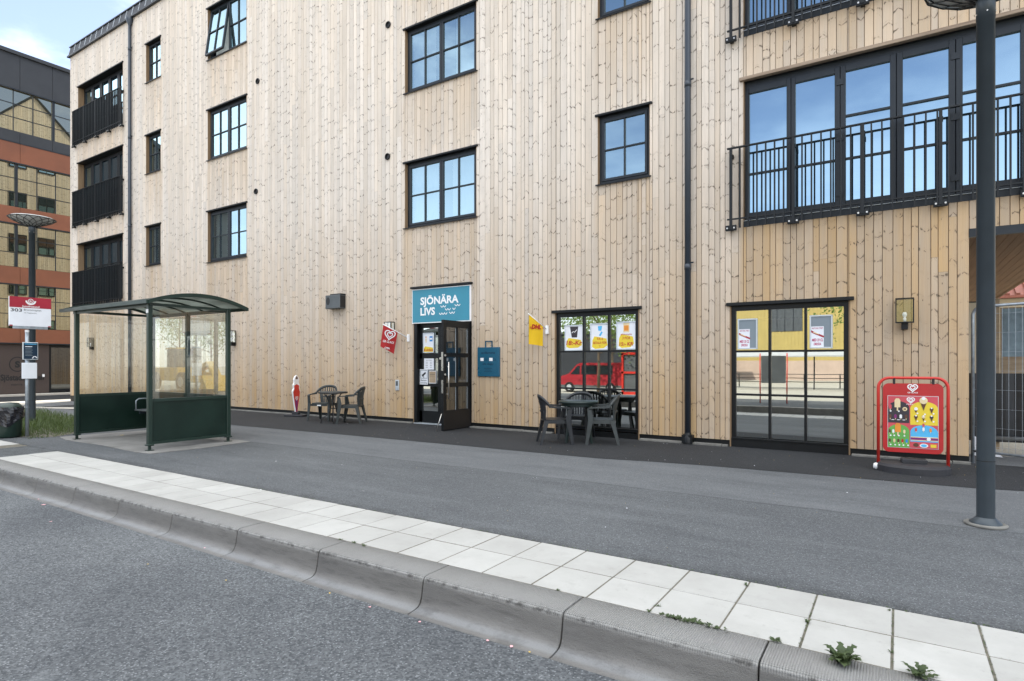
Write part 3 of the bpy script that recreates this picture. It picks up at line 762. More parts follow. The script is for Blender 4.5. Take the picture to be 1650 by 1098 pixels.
# windows -------------------------------------------------------------
def reveals(mb, x0, x1, z0, z1, d=.20, m='reveal'):
    y0 = WALL_Y - .002; y1 = WALL_Y + d; t = .022
    mb.box(x0 - t * .2, x0 + .004, y0, y1, z0, z1, m); mb.box(x1 - .004, x1 + t * .2, y0, y1, z0, z1, m)
    mb.box(x0, x1, y0 + .01, y1, z1 - .004, z1 + .004, 'frameb')
def window(x0, x1, z0, z1, yf, sashes, rows, cols, glass, fm='frame', fw=.055, sill=True, head=True, curtain=True, barw=.024, openfirst=False, sashw=.05, drip=False, revm='reveal'):
    """frame mesh = part; pane, sill and flashing = sub-parts"""
    f = MB(); y1 = yf + .07
    f.box(x0, x0 + fw, yf, y1, z0, z1, fm); f.box(x1 - fw, x1, yf, y1, z0, z1, fm)
    f.box(x0 + fw, x1 - fw, yf, y1, z1 - fw, z1, fm); f.box(x0 + fw, x1 - fw, yf, y1, z0, z0 + fw, fm)
    reveals(f, x0, x1, z0, z1, yf - WALL_Y + .02, revm)
    n = sashes; ix0, ix1 = x0 + fw, x1 - fw; iz0, iz1 = z0 + fw, z1 - fw
    sw = (ix1 - ix0) / n; panes = MB(); extra = []
    for i in range(n):
        a, b = ix0 + i * sw + .004, ix0 + (i + 1) * sw - .004; ys = yf - .018; ye = yf + .05
        q = MB() if (openfirst and i == 0) else f
        q.cbox(a, a + sashw, ys, ye, iz0 + .004, iz1 - .004, fm, .004); q.cbox(b - sashw, b, ys, ye, iz0 + .004, iz1 - .004, fm, .004)
        q.box(a + sashw, b - sashw, ys, ye, iz1 - sashw, iz1 - .004, fm); q.box(a + sashw, b - sashw, ys, ye, iz0 + .004, iz0 + sashw, fm)
        ga, gb, gz0, gz1 = a + sashw, b - sashw, iz0 + sashw, iz1 - sashw
        for c in range(1, cols): xx = ga + (gb - ga) * c / cols; q.box(xx - barw / 2, xx + barw / 2, ys + .004, ye - .01, gz0, gz1, fm)
        rr = rows if isinstance(rows, list) else [r_ / rows for r_ in range(1, rows)]
        for t in rr: zz = gz0 + (gz1 - gz0) * t; q.box(ga, gb, ys + .006, ye - .012, zz - barw / 2, zz + barw / 2, fm)
        pv = [(ga, yf + .016, gz0), (gb, yf + .016, gz0), (gb, yf + .016, gz1), (ga, yf + .016, gz1)]
        if q is not f:
            ang = math.radians(8); ca_, sa_ = math.cos(ang), math.sin(ang)
            rot = lambda p: (p[0], yf + (p[1] - yf) * ca_ - (iz1 - p[2]) * sa_, iz1 - (iz1 - p[2]) * ca_ + (p[1] - yf) * -sa_)
            q.v = [rot(p) for p in q.v]; f.add(q.v, q.f, fm); pv = [rot(p) for p in pv]
        panes.add(pv, [(0, 1, 2, 3)], glass)
    fo = bpart(f, 'window')
    def sub(m_, nm): o = m_.obj(nm); o.parent = fo; return o
    sub(panes, 'pane')
    if curtain:
        c = MB()
        for (a, b) in ((ix0 + .03, ix0 + (ix1 - ix0) * R.uniform(.25, .42)), (ix1 - (ix1 - ix0) * R.uniform(.25, .45), ix1 - .03)):
            k = 24; vs = []
            for j in range(k + 1):
                xx = a + (b - a) * j / k; yy = yf + .14 + .02 * math.sin(j * 1.9)
                vs += [(xx, yy, iz0), (xx, yy, iz1)]
            c.add(vs, [(2 * j, 2 * j + 2, 2 * j + 3, 2 * j + 1) for j in range(k)], 'curtain', True)
        sub(c, 'curtain')
    if sill:
        s_ = MB(); s_.prism([(yf + .01, z0 + .012), (WALL_Y - .045, z0 - .012), (WALL_Y - .045, z0 - .036), (WALL_Y - .035, z0 - .036), (WALL_Y - .035, z0 - .022), (yf + .01, z0 + .001)],
                            (x0 - .035, 0, 0), (0, 1, 0), (0, 0, 1), (x1 - x0 + .07, 0, 0), 'frameb'); sub(s_, 'sill')
    if head:
        s_ = MB(); hm = 'drip' if drip else 'frameb'; hh = .045 if drip else .035; pr = .055 if drip else .04
        s_.cbox(x0 - .05, x1 + .05, WALL_Y - pr, WALL_Y + .02, z1 - .005, z1 + hh, hm, .004); sub(s_, 'head_flashing')
    return fo
fi = 0
for kind, x0, x1, z0, z1 in WINS:
    if kind == 'small': window(x0, x1, z0, z1, WALL_Y + .10, 1, 2, 2, 'glassup', fw=.04)
    elif kind == 'double': window(x0, x1, z0, z1, WALL_Y + .085, 2, 2, 2, 'glassup', openfirst=(x0 < -17 and z1 > 12))
    elif kind == 'single': window(x0, x1, z0, z1, WALL_Y + .07, 1, 2, 2, 'glassup', curtain=False)
    elif kind == 'french': window(x0, x1, z0, z1, WALL_Y + .20, 5, [.32, .62], 1, 'glassblue', fm='frameb', curtain=False, sill=False, sashw=.09, drip=False, barw=.03)

def balcony_window(z0, z1, full):
    x0, x1 = -2.13, 6.4; yf = WALL_Y + .09
    f = MB(); f.box(x0, x1, yf, yf + .07, z1 - .10, z1, 'frame'); f.box(x0, x1, yf, yf + .07, z0, z0 + .10, 'frame'); f.box(x0, x0 + .06, yf, yf + .07, z0 + .1, z1 - .1, 'frame')
    f.box(x0, x1, WALL_Y - .004, WALL_Y + .10, z0 - .02, z0 + .075, 'frame')
    reveals(f, x0, x1, z0, z1, .11)
    f.box(x0, x1, WALL_Y - .012, WALL_Y - .003, z0 + .078, z0 + .084, 'alu')
    panes = MB(); L = [-2.13 + .06]
    # door leaves: measured glass positions
    gl = [(-2.055, -1.49), (-1.36, -.81), (-.66, -.09), (.07, .61), (.77, 1.39), (1.53, 2.15), (2.31, 2.93), (3.07, 3.69), (3.85, 4.47), (4.6, 5.2), (5.4, 6.0)]
    ed = [x0 + .06] + [(gl[i][1] + gl[i + 1][0]) / 2 for i in range(len(gl) - 1)] + [x1]
    for i, (a, b) in enumerate(gl):
        l, r = ed[i] + .003, ed[i + 1] - .003; ys = yf - .022
        f.cbox(l, a, ys, yf + .05, z0 + .10, z1 - .10, 'frame', .005); f.cbox(b, r, ys, yf + .05, z0 + .10, z1 - .10, 'frame', .005)
        f.box(a, b, ys, yf + .05, z1 - .19, z1 - .10, 'frame'); f.box(a, b, ys, yf + .05, z0 + .10, z0 + .22, 'frame')
        g0, g1 = z0 + .22, z1 - .19
        ts = [.325] if i < 2 else [.325, .655]
        for t in ts: zz = g0 + (g1 - g0) * t; f.box(a, b, ys + .006, yf + .04, zz - .014, zz + .014, 'frame')
        if i % 2 == 1:
            for zz in (z0 + .34, z1 - .34, (z0 + z1) / 2): f.box(r - .05, r + .05, ys - .012, ys, zz - .045, zz + .045, 'frame')
        panes.add([(a, yf + .016, g0), (b, yf + .016, g0), (b, yf + .016, g1), (a, yf + .016, g1)], [(0, 1, 2, 3)], 'glassblue')
    fo = bpart(f, 'window'); o = panes.obj('pane'); o.parent = fo
    h = MB(); h.cbox(x0 - .06, x1, WALL_Y - .06, WALL_Y + .03, z1 - .005, z1 + .05, 'drip', .006); o = h.obj('head_flashing'); o.parent = fo
balcony_window(3.66, 6.05, True); balcony_window(6.80, 9.17, True)

def railing(x0, x1, zt, zb, sp=.125, brk=.94):
    y = WALL_Y - .10; f = MB()
    f.cbox(x0, x1, y - .024, y + .024, zt - .018, zt + .006, 'rail', .003)
    f.box(x0, x1, y - .018, y + .018, zb + .142, zb + .162, 'rail')
    x = x0 + .07; i = 0
    while x < x1 - .02:
        f.box(x - .0105, x + .0105, y - .02, y + .02, zb, zt - .012, 'rail'); x += sp
    xs = []; x = x0 + .06
    while x < x1: xs.append(x); x += brk
    if x1 < 0: xs = [x0 + .06 + (x1 - x0 - .12) * k / 4 for k in range(5)]
    for x in xs: f.box(x - .020, x + .020, y - .024, y + .024, zb - .01, zt - .012, 'rail')
    fo = bpart(f, 'balcony_railing')
    for x in xs:
        b = MB(); b.cbox(x - .085, x + .085, y - .012, y + .030, zb - .035, zb + .055, 'rail', .006); b.box(x - .03, x + .03, y + .03, WALL_Y, zb - .02, zb + .04, 'rail')
        for q in (-.055, .055):
            b.tube([(x + q, y - .012, zb + .005), (x + q, y - .030, zb + .005)], .014, 'steel', 6)
        b.box(x - .03, x + .03, y + .024, WALL_Y, zt - .16, zt - .10, 'rail')
        o = b.obj('bracket'); o.parent = fo
for zt in (11.22, 8.07, 4.93): railing(-27.12, -23.14, zt, zt - 1.37)
for zt in (4.95, 8.07): railing(-2.37, 6.4, zt, zt - 1.33, .132)

def shop_window(x0, x1, z0, z1):
    yf = WALL_Y + .035; f = MB(); fw = .07
    f.box(x0, x0 + fw, yf, yf + .08, z0, z1, 'frameb'); f.box(x1 - fw, x1, yf, yf + .08, z0, z1, 'frameb')
    f.box(x0 + fw, x1 - fw, yf, yf + .08, z1 - .09, z1, 'frameb'); f.cbox(x0, x1, yf - .035, yf + .08, -.05, z0 + .16, 'frameb', .004)
    f.cbox(x0 + .01, x1 - .01, yf - .05, yf - .035, z0 + .145, z0 + .175, 'frameb', .004)
    f.box(x0 - .02, x0 + .001, WALL_Y - .003, yf, z0 - .2, z1, 'reveal'); f.box(x1 - .001, x1 + .02, WALL_Y - .003, yf, z0 - .2, z1, 'reveal')
    gx0, gx1, gz0, gz1 = x0 + fw, x1 - fw, z0 + .16, z1 - .09
    for c in (1, 2): xx = gx0 + (gx1 - gx0) * c / 3; f.box(xx - .019, xx + .019, yf - .008, yf + .06, gz0, gz1, 'frameb')
    for c in (1, 2): zz = gz0 + (gz1 - gz0) * c / 3 + (.02 if c == 1 else .03); f.box(gx0, gx1, yf - .006, yf + .058, zz - .017, zz + .017, 'frameb')
    fo = bpart(f, 'window')
    p = MB(); p.add([(gx0, yf + .03, gz0), (gx1, yf + .03, gz0), (gx1, yf + .03, gz1), (gx0, yf + .03, gz1)], [(0, 1, 2, 3)], 'glass'); o = p.obj('pane'); o.parent = fo
    h = MB(); h.cbox(x0 - .07, x1 + .07, WALL_Y - .05, WALL_Y + .03, z1 - .01, z1 + .045, 'frameb', .006); o = h.obj('head_flashing'); o.parent = fo
    return gx0, gx1, gz0, gz1
shop_window(-5.66, -3.95, .02, 2.385); shop_window(-2.33, -.615, -.01, 2.355)

# downpipes, vents
def downpipe(x, ztop):
    m = MB(); y = WALL_Y - .075; m.tube([(x, y, .10), (x, y, ztop)], .052, 'pipe', 14)
    if ztop > 13: m.lathe([(.052, 0), (.055, .02), (.11, .16), (.12, .30), (.10, .31)], (x, y, 13.22), 'pipe', 14)
    for z in (3.05, 6.2, 9.3, 12.4):
        m.tube([(x, y, z - .05), (x, y, z + .05)], .058, 'pipe', 14); m.box(x + .045, x + .10, y - .008, y + .008, z + .06, z + .085, 'frame'); m.box(x - .015, x + .015, y, WALL_Y, z + .06, z + .085, 'frame')
    m.lathe([(.085, .0), (.085, .10), (.07, .12), (.05, .20)], (x, y, .01), 'frameb', 14)
    m.box(x - .09, x + .09, y - .06, WALL_Y, .02, .16, 'frameb')
    bpart(m, 'downpipe')
downpipe(-22.60, 13.4); downpipe(-3.03, 14.0)
for x, z in ((-10.19, 9.46), (-10.21, 6.32), (-15.31, 9.43), (-15.39, 6.30), (-10.19, 12.6)):
    m = MB()
    pr = [(.075, 0), (.080, -.01), (.080, -.03), (.062, -.035), (.055, -.02), (.052, .03)]
    vs = []; n = 18
    for r, d in pr:
        for k in range(n): t = 2 * PI * k / n; vs.append((x + r * math.cos(t), WALL_Y + d - .002, z + r * math.sin(t)))
    m.add(vs, [(i * n + k, (i + 1) * n + k, (i + 1) * n + (k + 1) % n, i * n + (k + 1) % n) for i in range(len(pr) - 1) for k in range(n)], 'frameb', True)
    m.add([(x + .053 * math.cos(2 * PI * k / n), WALL_Y + .0 - .003, z + .053 * math.sin(2 * PI * k / n)) for k in range(n)], [tuple(range(n))], 'black')
    bpart(m, 'vent')
# end wall windows (seen mirrored in the office building)
for yy, zz in ENDW:
    m = MB(); x = BX0 - .015
    m.box(x - .03, x + .02, yy - .55, yy + .55, zz, zz + 1.35, 'frame')
    fo = bpart(m, 'window'); p = MB()
    for i in range(2):
        for j in range(2):
            a = yy - .48 + i * .5; b = zz + .07 + j * .63; p.add([(x - .034, a, b), (x - .034, a + .46, b), (x - .034, a + .46, b + .57), (x - .034, a, b + .57)], [(3, 2, 1, 0)], 'glassblue')
    o = p.obj('pane'); o.parent = fo
# soffit over the passage
m = MB()
x = BX1
while x < 2.3: m.box(x + .003, min(x + .118, 2.3), WALL_Y + .05, 22, 3.20, 3.23, 'soffit'); x += .12
m.box(BX1, BX2, WALL_Y - .01, WALL_Y + .06, 3.135, 3.25, 'frame'); m.box(2.3, 2.36, WALL_Y + .06, 22, 3.19, 3.5, 'soffit'); m.box(2.36, BX2, WALL_Y + .06, 12, 3.2, 3.26, 'soffit')
m.box(BX1 - .02, 2.36, WALL_Y + .06, 26.6, 3.235, 3.27, 'void')
bpart(m, 'soffit')

# shop door with fixed side light
m = MB(); yf = WALL_Y + .10
m.box(-9.38, -9.30, WALL_Y - .0, yf + .06, -.02, 2.31, 'frameb'); m.box(-7.80, -7.72, WALL_Y, yf + .06, -.02, 2.31, 'frameb'); m.box(-9.30, -7.80, yf, yf + .06, 2.22, 2.31, 'frameb')
m.box(-8.74, -8.64, yf - .01, yf + .07, 0, 2.22, 'frameb')
for z0, z1 in ((0, .30), (.86, .93), (1.50, 1.62), (2.20, 2.22)): m.box(-9.30, -8.74, yf, yf + .05, z0, z1, 'frameb')
m.box(-9.30, -9.22, yf, yf + .05, 0, 2.22, 'frameb')
m.box(-9.38, -7.72, WALL_Y - .02, yf + .1, 0, .022, 'alu'); m.box(-9.385, -7.72, WALL_Y + .02, WALL_Y + .1, 2.31, 3.10, 'frameb')
m.box(-9.40, -9.382, WALL_Y - .004, yf, -.02, 2.31, 'reveal')
m.tube([(-8.66, yf - .012, 1.5), (-8.66, yf - .03, 1.5)], .03, 'steel', 8)
df = bpart(m, 'door_frame')
p = MB(); p.add([(-9.22, yf + .02, .3), (-8.74, yf + .02, .3), (-8.74, yf + .02, 2.2), (-9.22, yf + .02, 2.2)], [(0, 1, 2, 3)], 'glass'); o = p.obj('pane'); o.parent = df
# door leaf standing open at a right angle to the wall
XD = -7.80; y0, y1 = 9.42, 10.38
m = MB(); t = .055; a = XD - .01; b = a + t
m.cbox(a, b, y0, y0 + .11, .012, 2.28, 'frameb', .004); m.cbox(a, b, y1 - .11, y1, .012, 2.28, 'frameb', .004)
for z0, z1 in ((.012, .42), (.90, .985), (1.52, 1.605), (2.14, 2.28)): m.box(a, b, y0 + .11, y1 - .11, z0, z1, 'frameb')
m.box(a + .003, b - .003, 9.875, 9.925, .42, 2.14, 'frameb')
for q in (.42, .985, 1.605):
    for yy in (9.865, 10.262): m.box(a + .018, a + .03, yy - .01, yy, q, {.42: .90, .985: 1.52, 1.605: 2.14}[q], 'alu')
dl = bpart(m, 'door')
p = MB(); p.add([(a + t / 2, y0 + .11, .42), (a + t / 2, y1 - .11, .42), (a + t / 2, y1 - .11, 2.14), (a + t / 2, y0 + .11, 2.14)], [(0, 1, 2, 3)], 'doorglass'); o = p.obj('pane'); o.parent = dl
for sx in (-1, 1):
    h = MB(); xx = (a - .06) if sx < 0 else (b + .06); q0 = a if sx < 0 else b
    h.tube([(xx, y0 + .10, .66), (xx, y0 + .10, 1.42)], .014, 'steel', 8)
    for z in (.76, 1.32): h.tube([(q0, y0 + .10, z), (xx, y0 + .10, z)], .012, 'steel', 6)
    o = h.obj('handle'); o.parent = dl
h = MB(); h.box(a + .004, b - .004, y0 - .003, y0, 1.24, 1.62, 'steel'); h.box(a + .004, b - .004, y0 - .003, y0, .78, 1.05, 'steel')
h.tube([(b, y0 + .05, 1.55), (b + .02, y0 + .05, 1.55)], .022, 'steel', 8); h.tube([(b, y0 + .05, 1.16), (b + .02, y0 + .05, 1.16)], .022, 'steel', 8); o = h.obj('lock'); o.parent = dl
h = MB(); h.box(b, b + .002, y0 + .02, y1 - .02, .03, .40, 'kick'); o = h.obj('kick_plate'); o.parent = dl
h = MB(); h.tube([(a + .02, y0 - .01, .36), (a - .05, y0 - .10, .01)], .009, 'steel', 6); o = h.obj('door_stop'); o.parent = dl

# ---------------- things inside the shop seen through the open door
t = thing('shop_counter', 'pale grey shop counter just inside the open shop door', 'counter', (-8.2, 11.5, 0))
m = MB(); m.cbox(-.75, .6, -.2, .25, .02, .95, 'grey', .01); m.obj('body', t); m = MB(); m.cbox(-.78, .63, -.24, .29, .95, .99, 'offw', .008); m.obj('top', t)
for i, (x, c) in enumerate(((-8.45, 'orange'), (-8.15, 'yellow'), (-7.92, 'orange'))):
    m = MB(); m.cbox(x - .09, x + .09, 11.35, 11.6, 1.0, 1.10 + .05 * i, c, .01)
    for k in range(4): m.tube([(x - .06 + .04 * k, 11.36, 1.1 + .05 * i), (x - .06 + .04 * k, 11.40, 1.18 + .05 * i)], .016, c, 6)
    m.obj('snack_box', label=('orange snack box at the left on the shop counter', 'yellow snack box in the middle of the shop counter', 'taller orange snack box at the right on the shop counter')[i], cat='box', group='snack boxes on the counter', loc=(x, 11.4, 1.0))

# ------------------------------------------------------------------ signs on the facade
t = thing('shop_sign', 'teal shop sign with white lettering and waves over the door', 'sign', (-8.57, WALL_Y - .03, 2.30))
m = MB(); m.cbox(-.84, .845, -.012, .03, 0, .79, 'white', .004); m.obj('board', t)
m = MB(); F = Flat(m, (0, -.0125, 0)); F.rect(-.818, .822, .022, .768, 'teal'); m.obj('face', t)
m = MB(); F = Flat(m, (0, -.0135, 0))
F.text('SJÖNÄRA', -.575, .425, .17, 'white', 2, width=1.10, bold=.032); F.text('LIVS', -.575, .185, .17, 'white', 2, width=.43, bold=.032)
m.obj('lettering', t)
m = MB(); F = Flat(m, (0, -.0135, 0))
for (cx, cy, n) in ((.02, .375, 2), (.42, .385, 2), (.15, .305, 2), (.36, .31, 1), (-.02, .215, 3), (.27, .225, 2)):
    pts = []
    for k in range(n * 8 + 1): tt = k / 8; pts.append((cx + tt * .075, cy - .036 * abs(math.sin(PI * tt)) + .0))
    F.stroke(pts, .016, 'white', 2)
m.obj('waves', t)
m = MB(); m.cbox(-.86, .88, -.06, .03, .80, .845, 'frameb', .005); m.obj('head_flashing', t)

t = thing('bag_shaped_sign', 'petrol blue sign shaped like a carrier bag on the wall right of the door', 'sign', (-7.26, WALL_Y - .02, 1.11))
m = MB(); m.cbox(-.28, .285, -.02, .02, 0, .62, 'bag', .004); m.obj('panel', t)
m = MB(); m.sweep([(-.08, 0, .62), (-.08, 0, .755), (.085, 0, .755), (.085, 0, .62)], V((.011, 0, 0)), V((0, .006, 0)), 'bag'); m.box(-.091, .096, -.006, .006, .735, .757, 'bag'); m.obj('handle', t)
m = MB(); F = Flat(m, (0, -.0205, 0))
F.text('avlämna', 0, .48, .055, 'bagd', 1, width=.36, bold=.01, align='c'); F.rect(-.20, -.115, .33, .395, 'white'); F.rect(.03, .115, .33, .395, 'white')
F.text('till', -.09, .335, .045, 'bagd', 1, width=.07); F.text('22', .13, .335, .045, 'bagd', 1, width=.07)
F.text('alla dagar', 0, .25, .045, 'bagd', 1, width=.30, align='c', bold=.008)
for k, wd in enumerate((.22, .16, .20)): F.rect(-wd / 2, wd / 2, .17 - k * .035, .178 - k * .035, 'bagd')
m.obj('lettering', t)

def heart_print(F, cx, cy, s, tcol='white', k=3):
    F.heart(cx, cy, s, s * .10, tcol, k)
# red ice cream flag
def flag(name, label, base, tip, pts, fm, deco, poleR=.011):
    t = thing(name, label, 'flag', base)
    b = V(base); o = MB(); o.tube([(0, 0, 0), V(tip) - b], poleR, 'white', 8); o.obj('pole', t)
    o = MB(); o.cbox(-.025, .025, -.03, .03, -.09, .08, 'white', .006); o.obj('bracket', t)
    return t
def flag_cloth(t, A, B, C, D, m, thick=.0015):
    """A top outer, B top wall side, C bottom wall side, D bottom outer; gentle folds"""
    o = MB(); n = 10; k = 10; A, B, C, D = map(V, (A, B, C, D)); nrm = (B - A).cross(D - A).normalized()
    vs = []
    for j in range(k + 1):
        for i in range(n + 1):
            a = i / n; b = j / k; p = A.lerp(B, a).lerp(D.lerp(C, a), b); vs.append(p + nrm * .010 * math.sin(a * 7 + b * 2) * b)
    o.add(vs, [(j * (n + 1) + i, (j + 1) * (n + 1) + i, (j + 1) * (n + 1) + i + 1, j * (n + 1) + i + 1) for j in range(k) for i in range(n)], m, True)
    return o.obj('cloth', t), nrm

# the world directions of picture-right at the wall flags: both flags hang square to the wall, seen obliquely
b = V((-9.52, 10.30, 1.98)); t = flag('ice_cream_flag', 'small red flag with a white double heart on a slanting white pole', b, b + V((-.30, -.52, .30)), None, None, None)
d = V((-.30, -.52, .30)); A = d * .98; B = d * .42; dn = V((-.03, -.04, -.50)); tl = V((-.16, .05, 0))
flag_cloth(t, A, B, B + dn + tl * .5, A + dn + tl * .2, 'flagred')
u = (B - A).normalized(); v_ = V((.06, .04, .50)).normalized()
vperp = (v_ - u * v_.dot(u)).normalized()
m = MB(); ux = (B - A); cx0 = A + ux * .5 + dn * .36 + tl * .12
nn = u.cross(vperp)
off = nn * .016 if nn.dot(V((.6, -.8, 0))) > 0 else -nn * .016
F = Flat(m, cx0 + off, V((ux.x, ux.y, ux.z * .35)), V((.10, .05, .50)))
F.heart(0, .03, .25, .024, 'white', 1); F.text('GB GLACE', 0, -.155, .05, 'white', 1, width=.26, bold=.015, align='c', slant=.1); F.text('OPEN', 0, -.30, .045, 'white', 1, width=.12, bold=.02, align='c')
m.obj('emblem', t)

b = V((-5.83, 10.30, 2.06)); t = flag('courier_flag', 'small yellow flag with red lettering on a slanting pole beside the shop window', b, b + V((-.12, -.52, .29)), None, None, None)
d = V((-.12, -.52, .29)); A = d * .96; B = d * .22
flag_cloth(t, A, B, V((B.x, B.y, -.33)), V((A.x, A.y, -.30)), 'dhl')
m = MB(); F = Flat(m, (A + B) / 2 + V((.010, -.006, -.17)), V((B.x - A.x, B.y - A.y, 0)), (0, 0, 1))
F.text('DHL', .0, -.0, .085, 'dhlred', 1, width=.27, bold=.05, align='c', slant=.25)
for k in range(3): F.rect(-.19, -.14, .005 + k * .012, .011 + k * .012, 'dhlred'); F.rect(.17, .20, .005 + k * .012, .011 + k * .012, 'dhlred')
m.obj('lettering', t)

# wall lanterns: open square black frame around a bulb
def lantern(loc, label):
    t = thing('wall_lantern', label, 'wall lamp', loc, 0, 'black framed wall lanterns')
    m = MB(); w_, d_, h_ = .105, .12, .34; r = .007
    for sx in (-1, 1):
        for y in (-.05, -.05 - d_): m.box(sx * w_ - r, sx * w_ + r, y - r, y + r, 0, h_, 'frameb')
    for z in (0, h_): m.box(-w_ - r, w_ + r, -.05 - d_ - r, -.05 + r, z - r, z + r, 'frameb') if z == 0 else None
    for sx in (-1, 1): m.box(sx * w_ - r, sx * w_ + r, -.05 - d_, -.05, h_ - r, h_ + r, 'frameb')
    for y in (-.05, -.05 - d_): m.box(-w_, w_, y - r, y + r, h_ - r, h_ + r, 'frameb')
    m.obj('frame', t)
    m = MB()
    for y in (-.05, -.05 - d_): m.add([(-w_, y, .01), (w_, y, .01), (w_, y, h_ - .01), (-w_, y, h_ - .01)], [(0, 1, 2, 3)], 'clear')
    m.obj('glass', t)
    m = MB(); m.cbox(-.04, .04, -.13, .0, -.10, -.005, 'frameb', .004); m.box(-.03, .03, -.12, 0, -.09, -.02, 'frameb'); m.obj('bracket', t)
    m = MB(); m.lathe([(0, .0), (.02, .0), (.02, .05), (.012, .06), (.028, .09), (.030, .11), (.018, .135), (0, .14)], (0, -.11, .01), 'white', 12); m.obj('bulb', t)
    return t
lan = lantern((.09, WALL_Y, 1.98), 'black glass wall lantern above the red pavement sign')
dup(lan, (-16.42, WALL_Y, 2.0), 0, 'black wall lantern just right of the bus shelter')
dup(lan, (-25.55, WALL_Y, 2.0), 0, 'black wall lantern seen through the left glass of the shelter')
dup(lan, (-10.06, WALL_Y, 2.02), 0, 'black wall lantern behind the red heart flag')
# fan box
t = thing('fan_unit', 'grey box fan unit with a round grille mounted on the wall', 'fan unit', (-11.94, WALL_Y, 2.77))
m = MB(); m.cbox(-.27, .265, -.20, 0, 0, .34, 'grey', .010); m.cbox(-.13, .265, -.17, 0, .335, .37, 'frameb', .006); m.obj('casing', t)
m = MB(); m.box(.266, .27, -.18, -.02, .02, .32, 'black'); m.obj('side_vent', t); m = MB()
n = 22; m.add([(-.165 + .07 * math.cos(2 * PI * k / n), -.2012, .19 + .10 * math.sin(2 * PI * k / n)) for k in range(n)], [tuple(range(n))], 'black'); m.obj('grille', t)
# keypad plate
m = MB(); m.cbox(-9.95, -9.84, WALL_Y - .03, WALL_Y, .75, 1.0, 'alu', .006); m.box(-9.93, -9.86, WALL_Y - .032, WALL_Y - .03, .86, .97, 'grey'); m.obj('keypad', label='narrow metal keypad plate low on the wall left of the door', cat='keypad')

# ------------------------------------------------------------------ posters
YG = WALL_Y + .035 + .03
def poster_frame(x0, x1, z0, z1, label, art, y=YG - .012, group='framed posters in the shop windows', name='framed_poster'):
    cx, cz = (x0 + x1) / 2, (z0 + z1) / 2; t = thing(name, label, 'poster', (cx, y, cz), 0, group)
    W, H = (x1 - x0) / 2, (z1 - z0) / 2; m = MB(); b = .022
    m.cbox(-W, -W + b, -.012, .004, -H, H, 'alu', .003); m.cbox(W - b, W, -.012, .004, -H, H, 'alu', .003)
    m.box(-W + b, W - b, -.012, .004, H - b, H, 'alu'); m.box(-W + b, W - b, -.012, .004, -H, -H + b, 'alu'); m.obj('frame', t)
    m = MB(); F = Flat(m, (0, 0, 0)); art(F, W - b, H - b); m.obj('print', t)
def yel(F, cx, cy, w_, h_):
    F.poly([(cx - w_, cy - h_ * .7), (cx - w_ * .6, cy - h_), (cx + w_ * .5, cy - h_ * .9), (cx + w_, cy - h_ * .4), (cx + w_ * .85, cy + h_ * .6), (cx + w_ * .2, cy + h_ * .8), (cx - w_ * .7, cy + h_), (cx - w_ * .95, cy + h_ * .4)], 'yellow', 2)
def art1(F, W, H):
    F.rect(-W, W, -H, H, 'offw'); F.poly([(-.09, H - .01), (.09, H - .01), (.065, H - .22), (-.05, H - .22)], 'char', 2)
    F.stroke([(-.05, H - .13), (-.01, H - .10), (.01, H - .12), (.06, H - .07)], .012, 'white', 3); yel(F, .0, -.10, .17, .10); F.text('18:-Kr', 0, -.135, .085, 'redink', 4, width=W * 1.86, bold=.03, align='c', slant=.15)
def art2(F, W, H):
    F.rect(-W, W, -H, H, 'offw'); F.poly([(-.04, H - .03), (.05, H - .03), (.03, H - .12), (-.03, H - .12)], 'sky2', 2); F.poly([(-.02, H - .21), (.03, H - .13), (.06, H - .15), (.02, H - .22)], 'sky2', 2)
    yel(F, 0, -.11, .16, .12)
    F.text('TA 6', 0, -.06, .045, 'redink', 4, width=.13, bold=.02, align='c', slant=.1); F.text('BETALA FÖR', 0, -.135, .045, 'redink', 4, width=.27, bold=.02, align='c', slant=.1); F.text('5', 0, -.2, .04, 'redink', 4, align='c')
def art3(F, W, H):
    F.rect(-W, W, -H, H, 'offw'); F.rect(-.06, .06, H - .18, H - .005, 'cream', 2); F.rect(-.045, .045, H - .15, H - .05, 'orange', 3); F.text('eldorado', 0, H - .23, .035, 'redink', 3, width=.22, align='c', bold=.01)
    yel(F, 0, -.10, .15, .13); F.text('3 FÖR', 0, -.07, .05, 'redink', 4, width=.16, bold=.015, align='c', slant=.1); F.text('15:- KR', 0, -.185, .065, 'redink', 4, width=.27, bold=.03, align='c', slant=.1)
poster_frame(-5.485, -5.075, 1.635, 2.135, 'framed poster with a dark cup and price 18:-Kr', art1)
poster_frame(-4.935, -4.535, 1.640, 2.150, 'framed poster with a small blue picture in the middle pane', art2)
poster_frame(-4.40, -4.005, 1.645, 2.165, 'framed poster with an orange packet and price 15:- KR', art3)
def art4(F, W, H):
    F.rect(-W, W, -H, H, 'greyb'); F.rect(-W, W * .28, -H, H * .35, 'offw', 2); c = -W * .36
    F.text('HOT DOG TYKET', c, H * .18, .026, 'mag', 3, width=W * 1.12, bold=.02, align='c', slant=.1)
    F.stroke([(c - .11, H * .10), (c - .05, H * -.06), (c + .02, H * -.2), (c + .09, H * -.34)], .028, 'dred', 3); F.stroke([(c - .06, H * -.02), (c + .02, H * -.16)], .014, 'cream', 4)
    F.text('MED 33 CL', c, -H * .62, .042, 'mag', 3, width=W * 1.12, bold=.035, align='c', slant=.1); F.text('DRICKA', c, -H * .88, .04, 'mag', 3, width=W * .75, bold=.035, align='c', slant=.1)
poster_frame(-2.235, -1.925, 1.625, 2.13, 'grey backed framed poster in the left pane of the right shop window', art4)
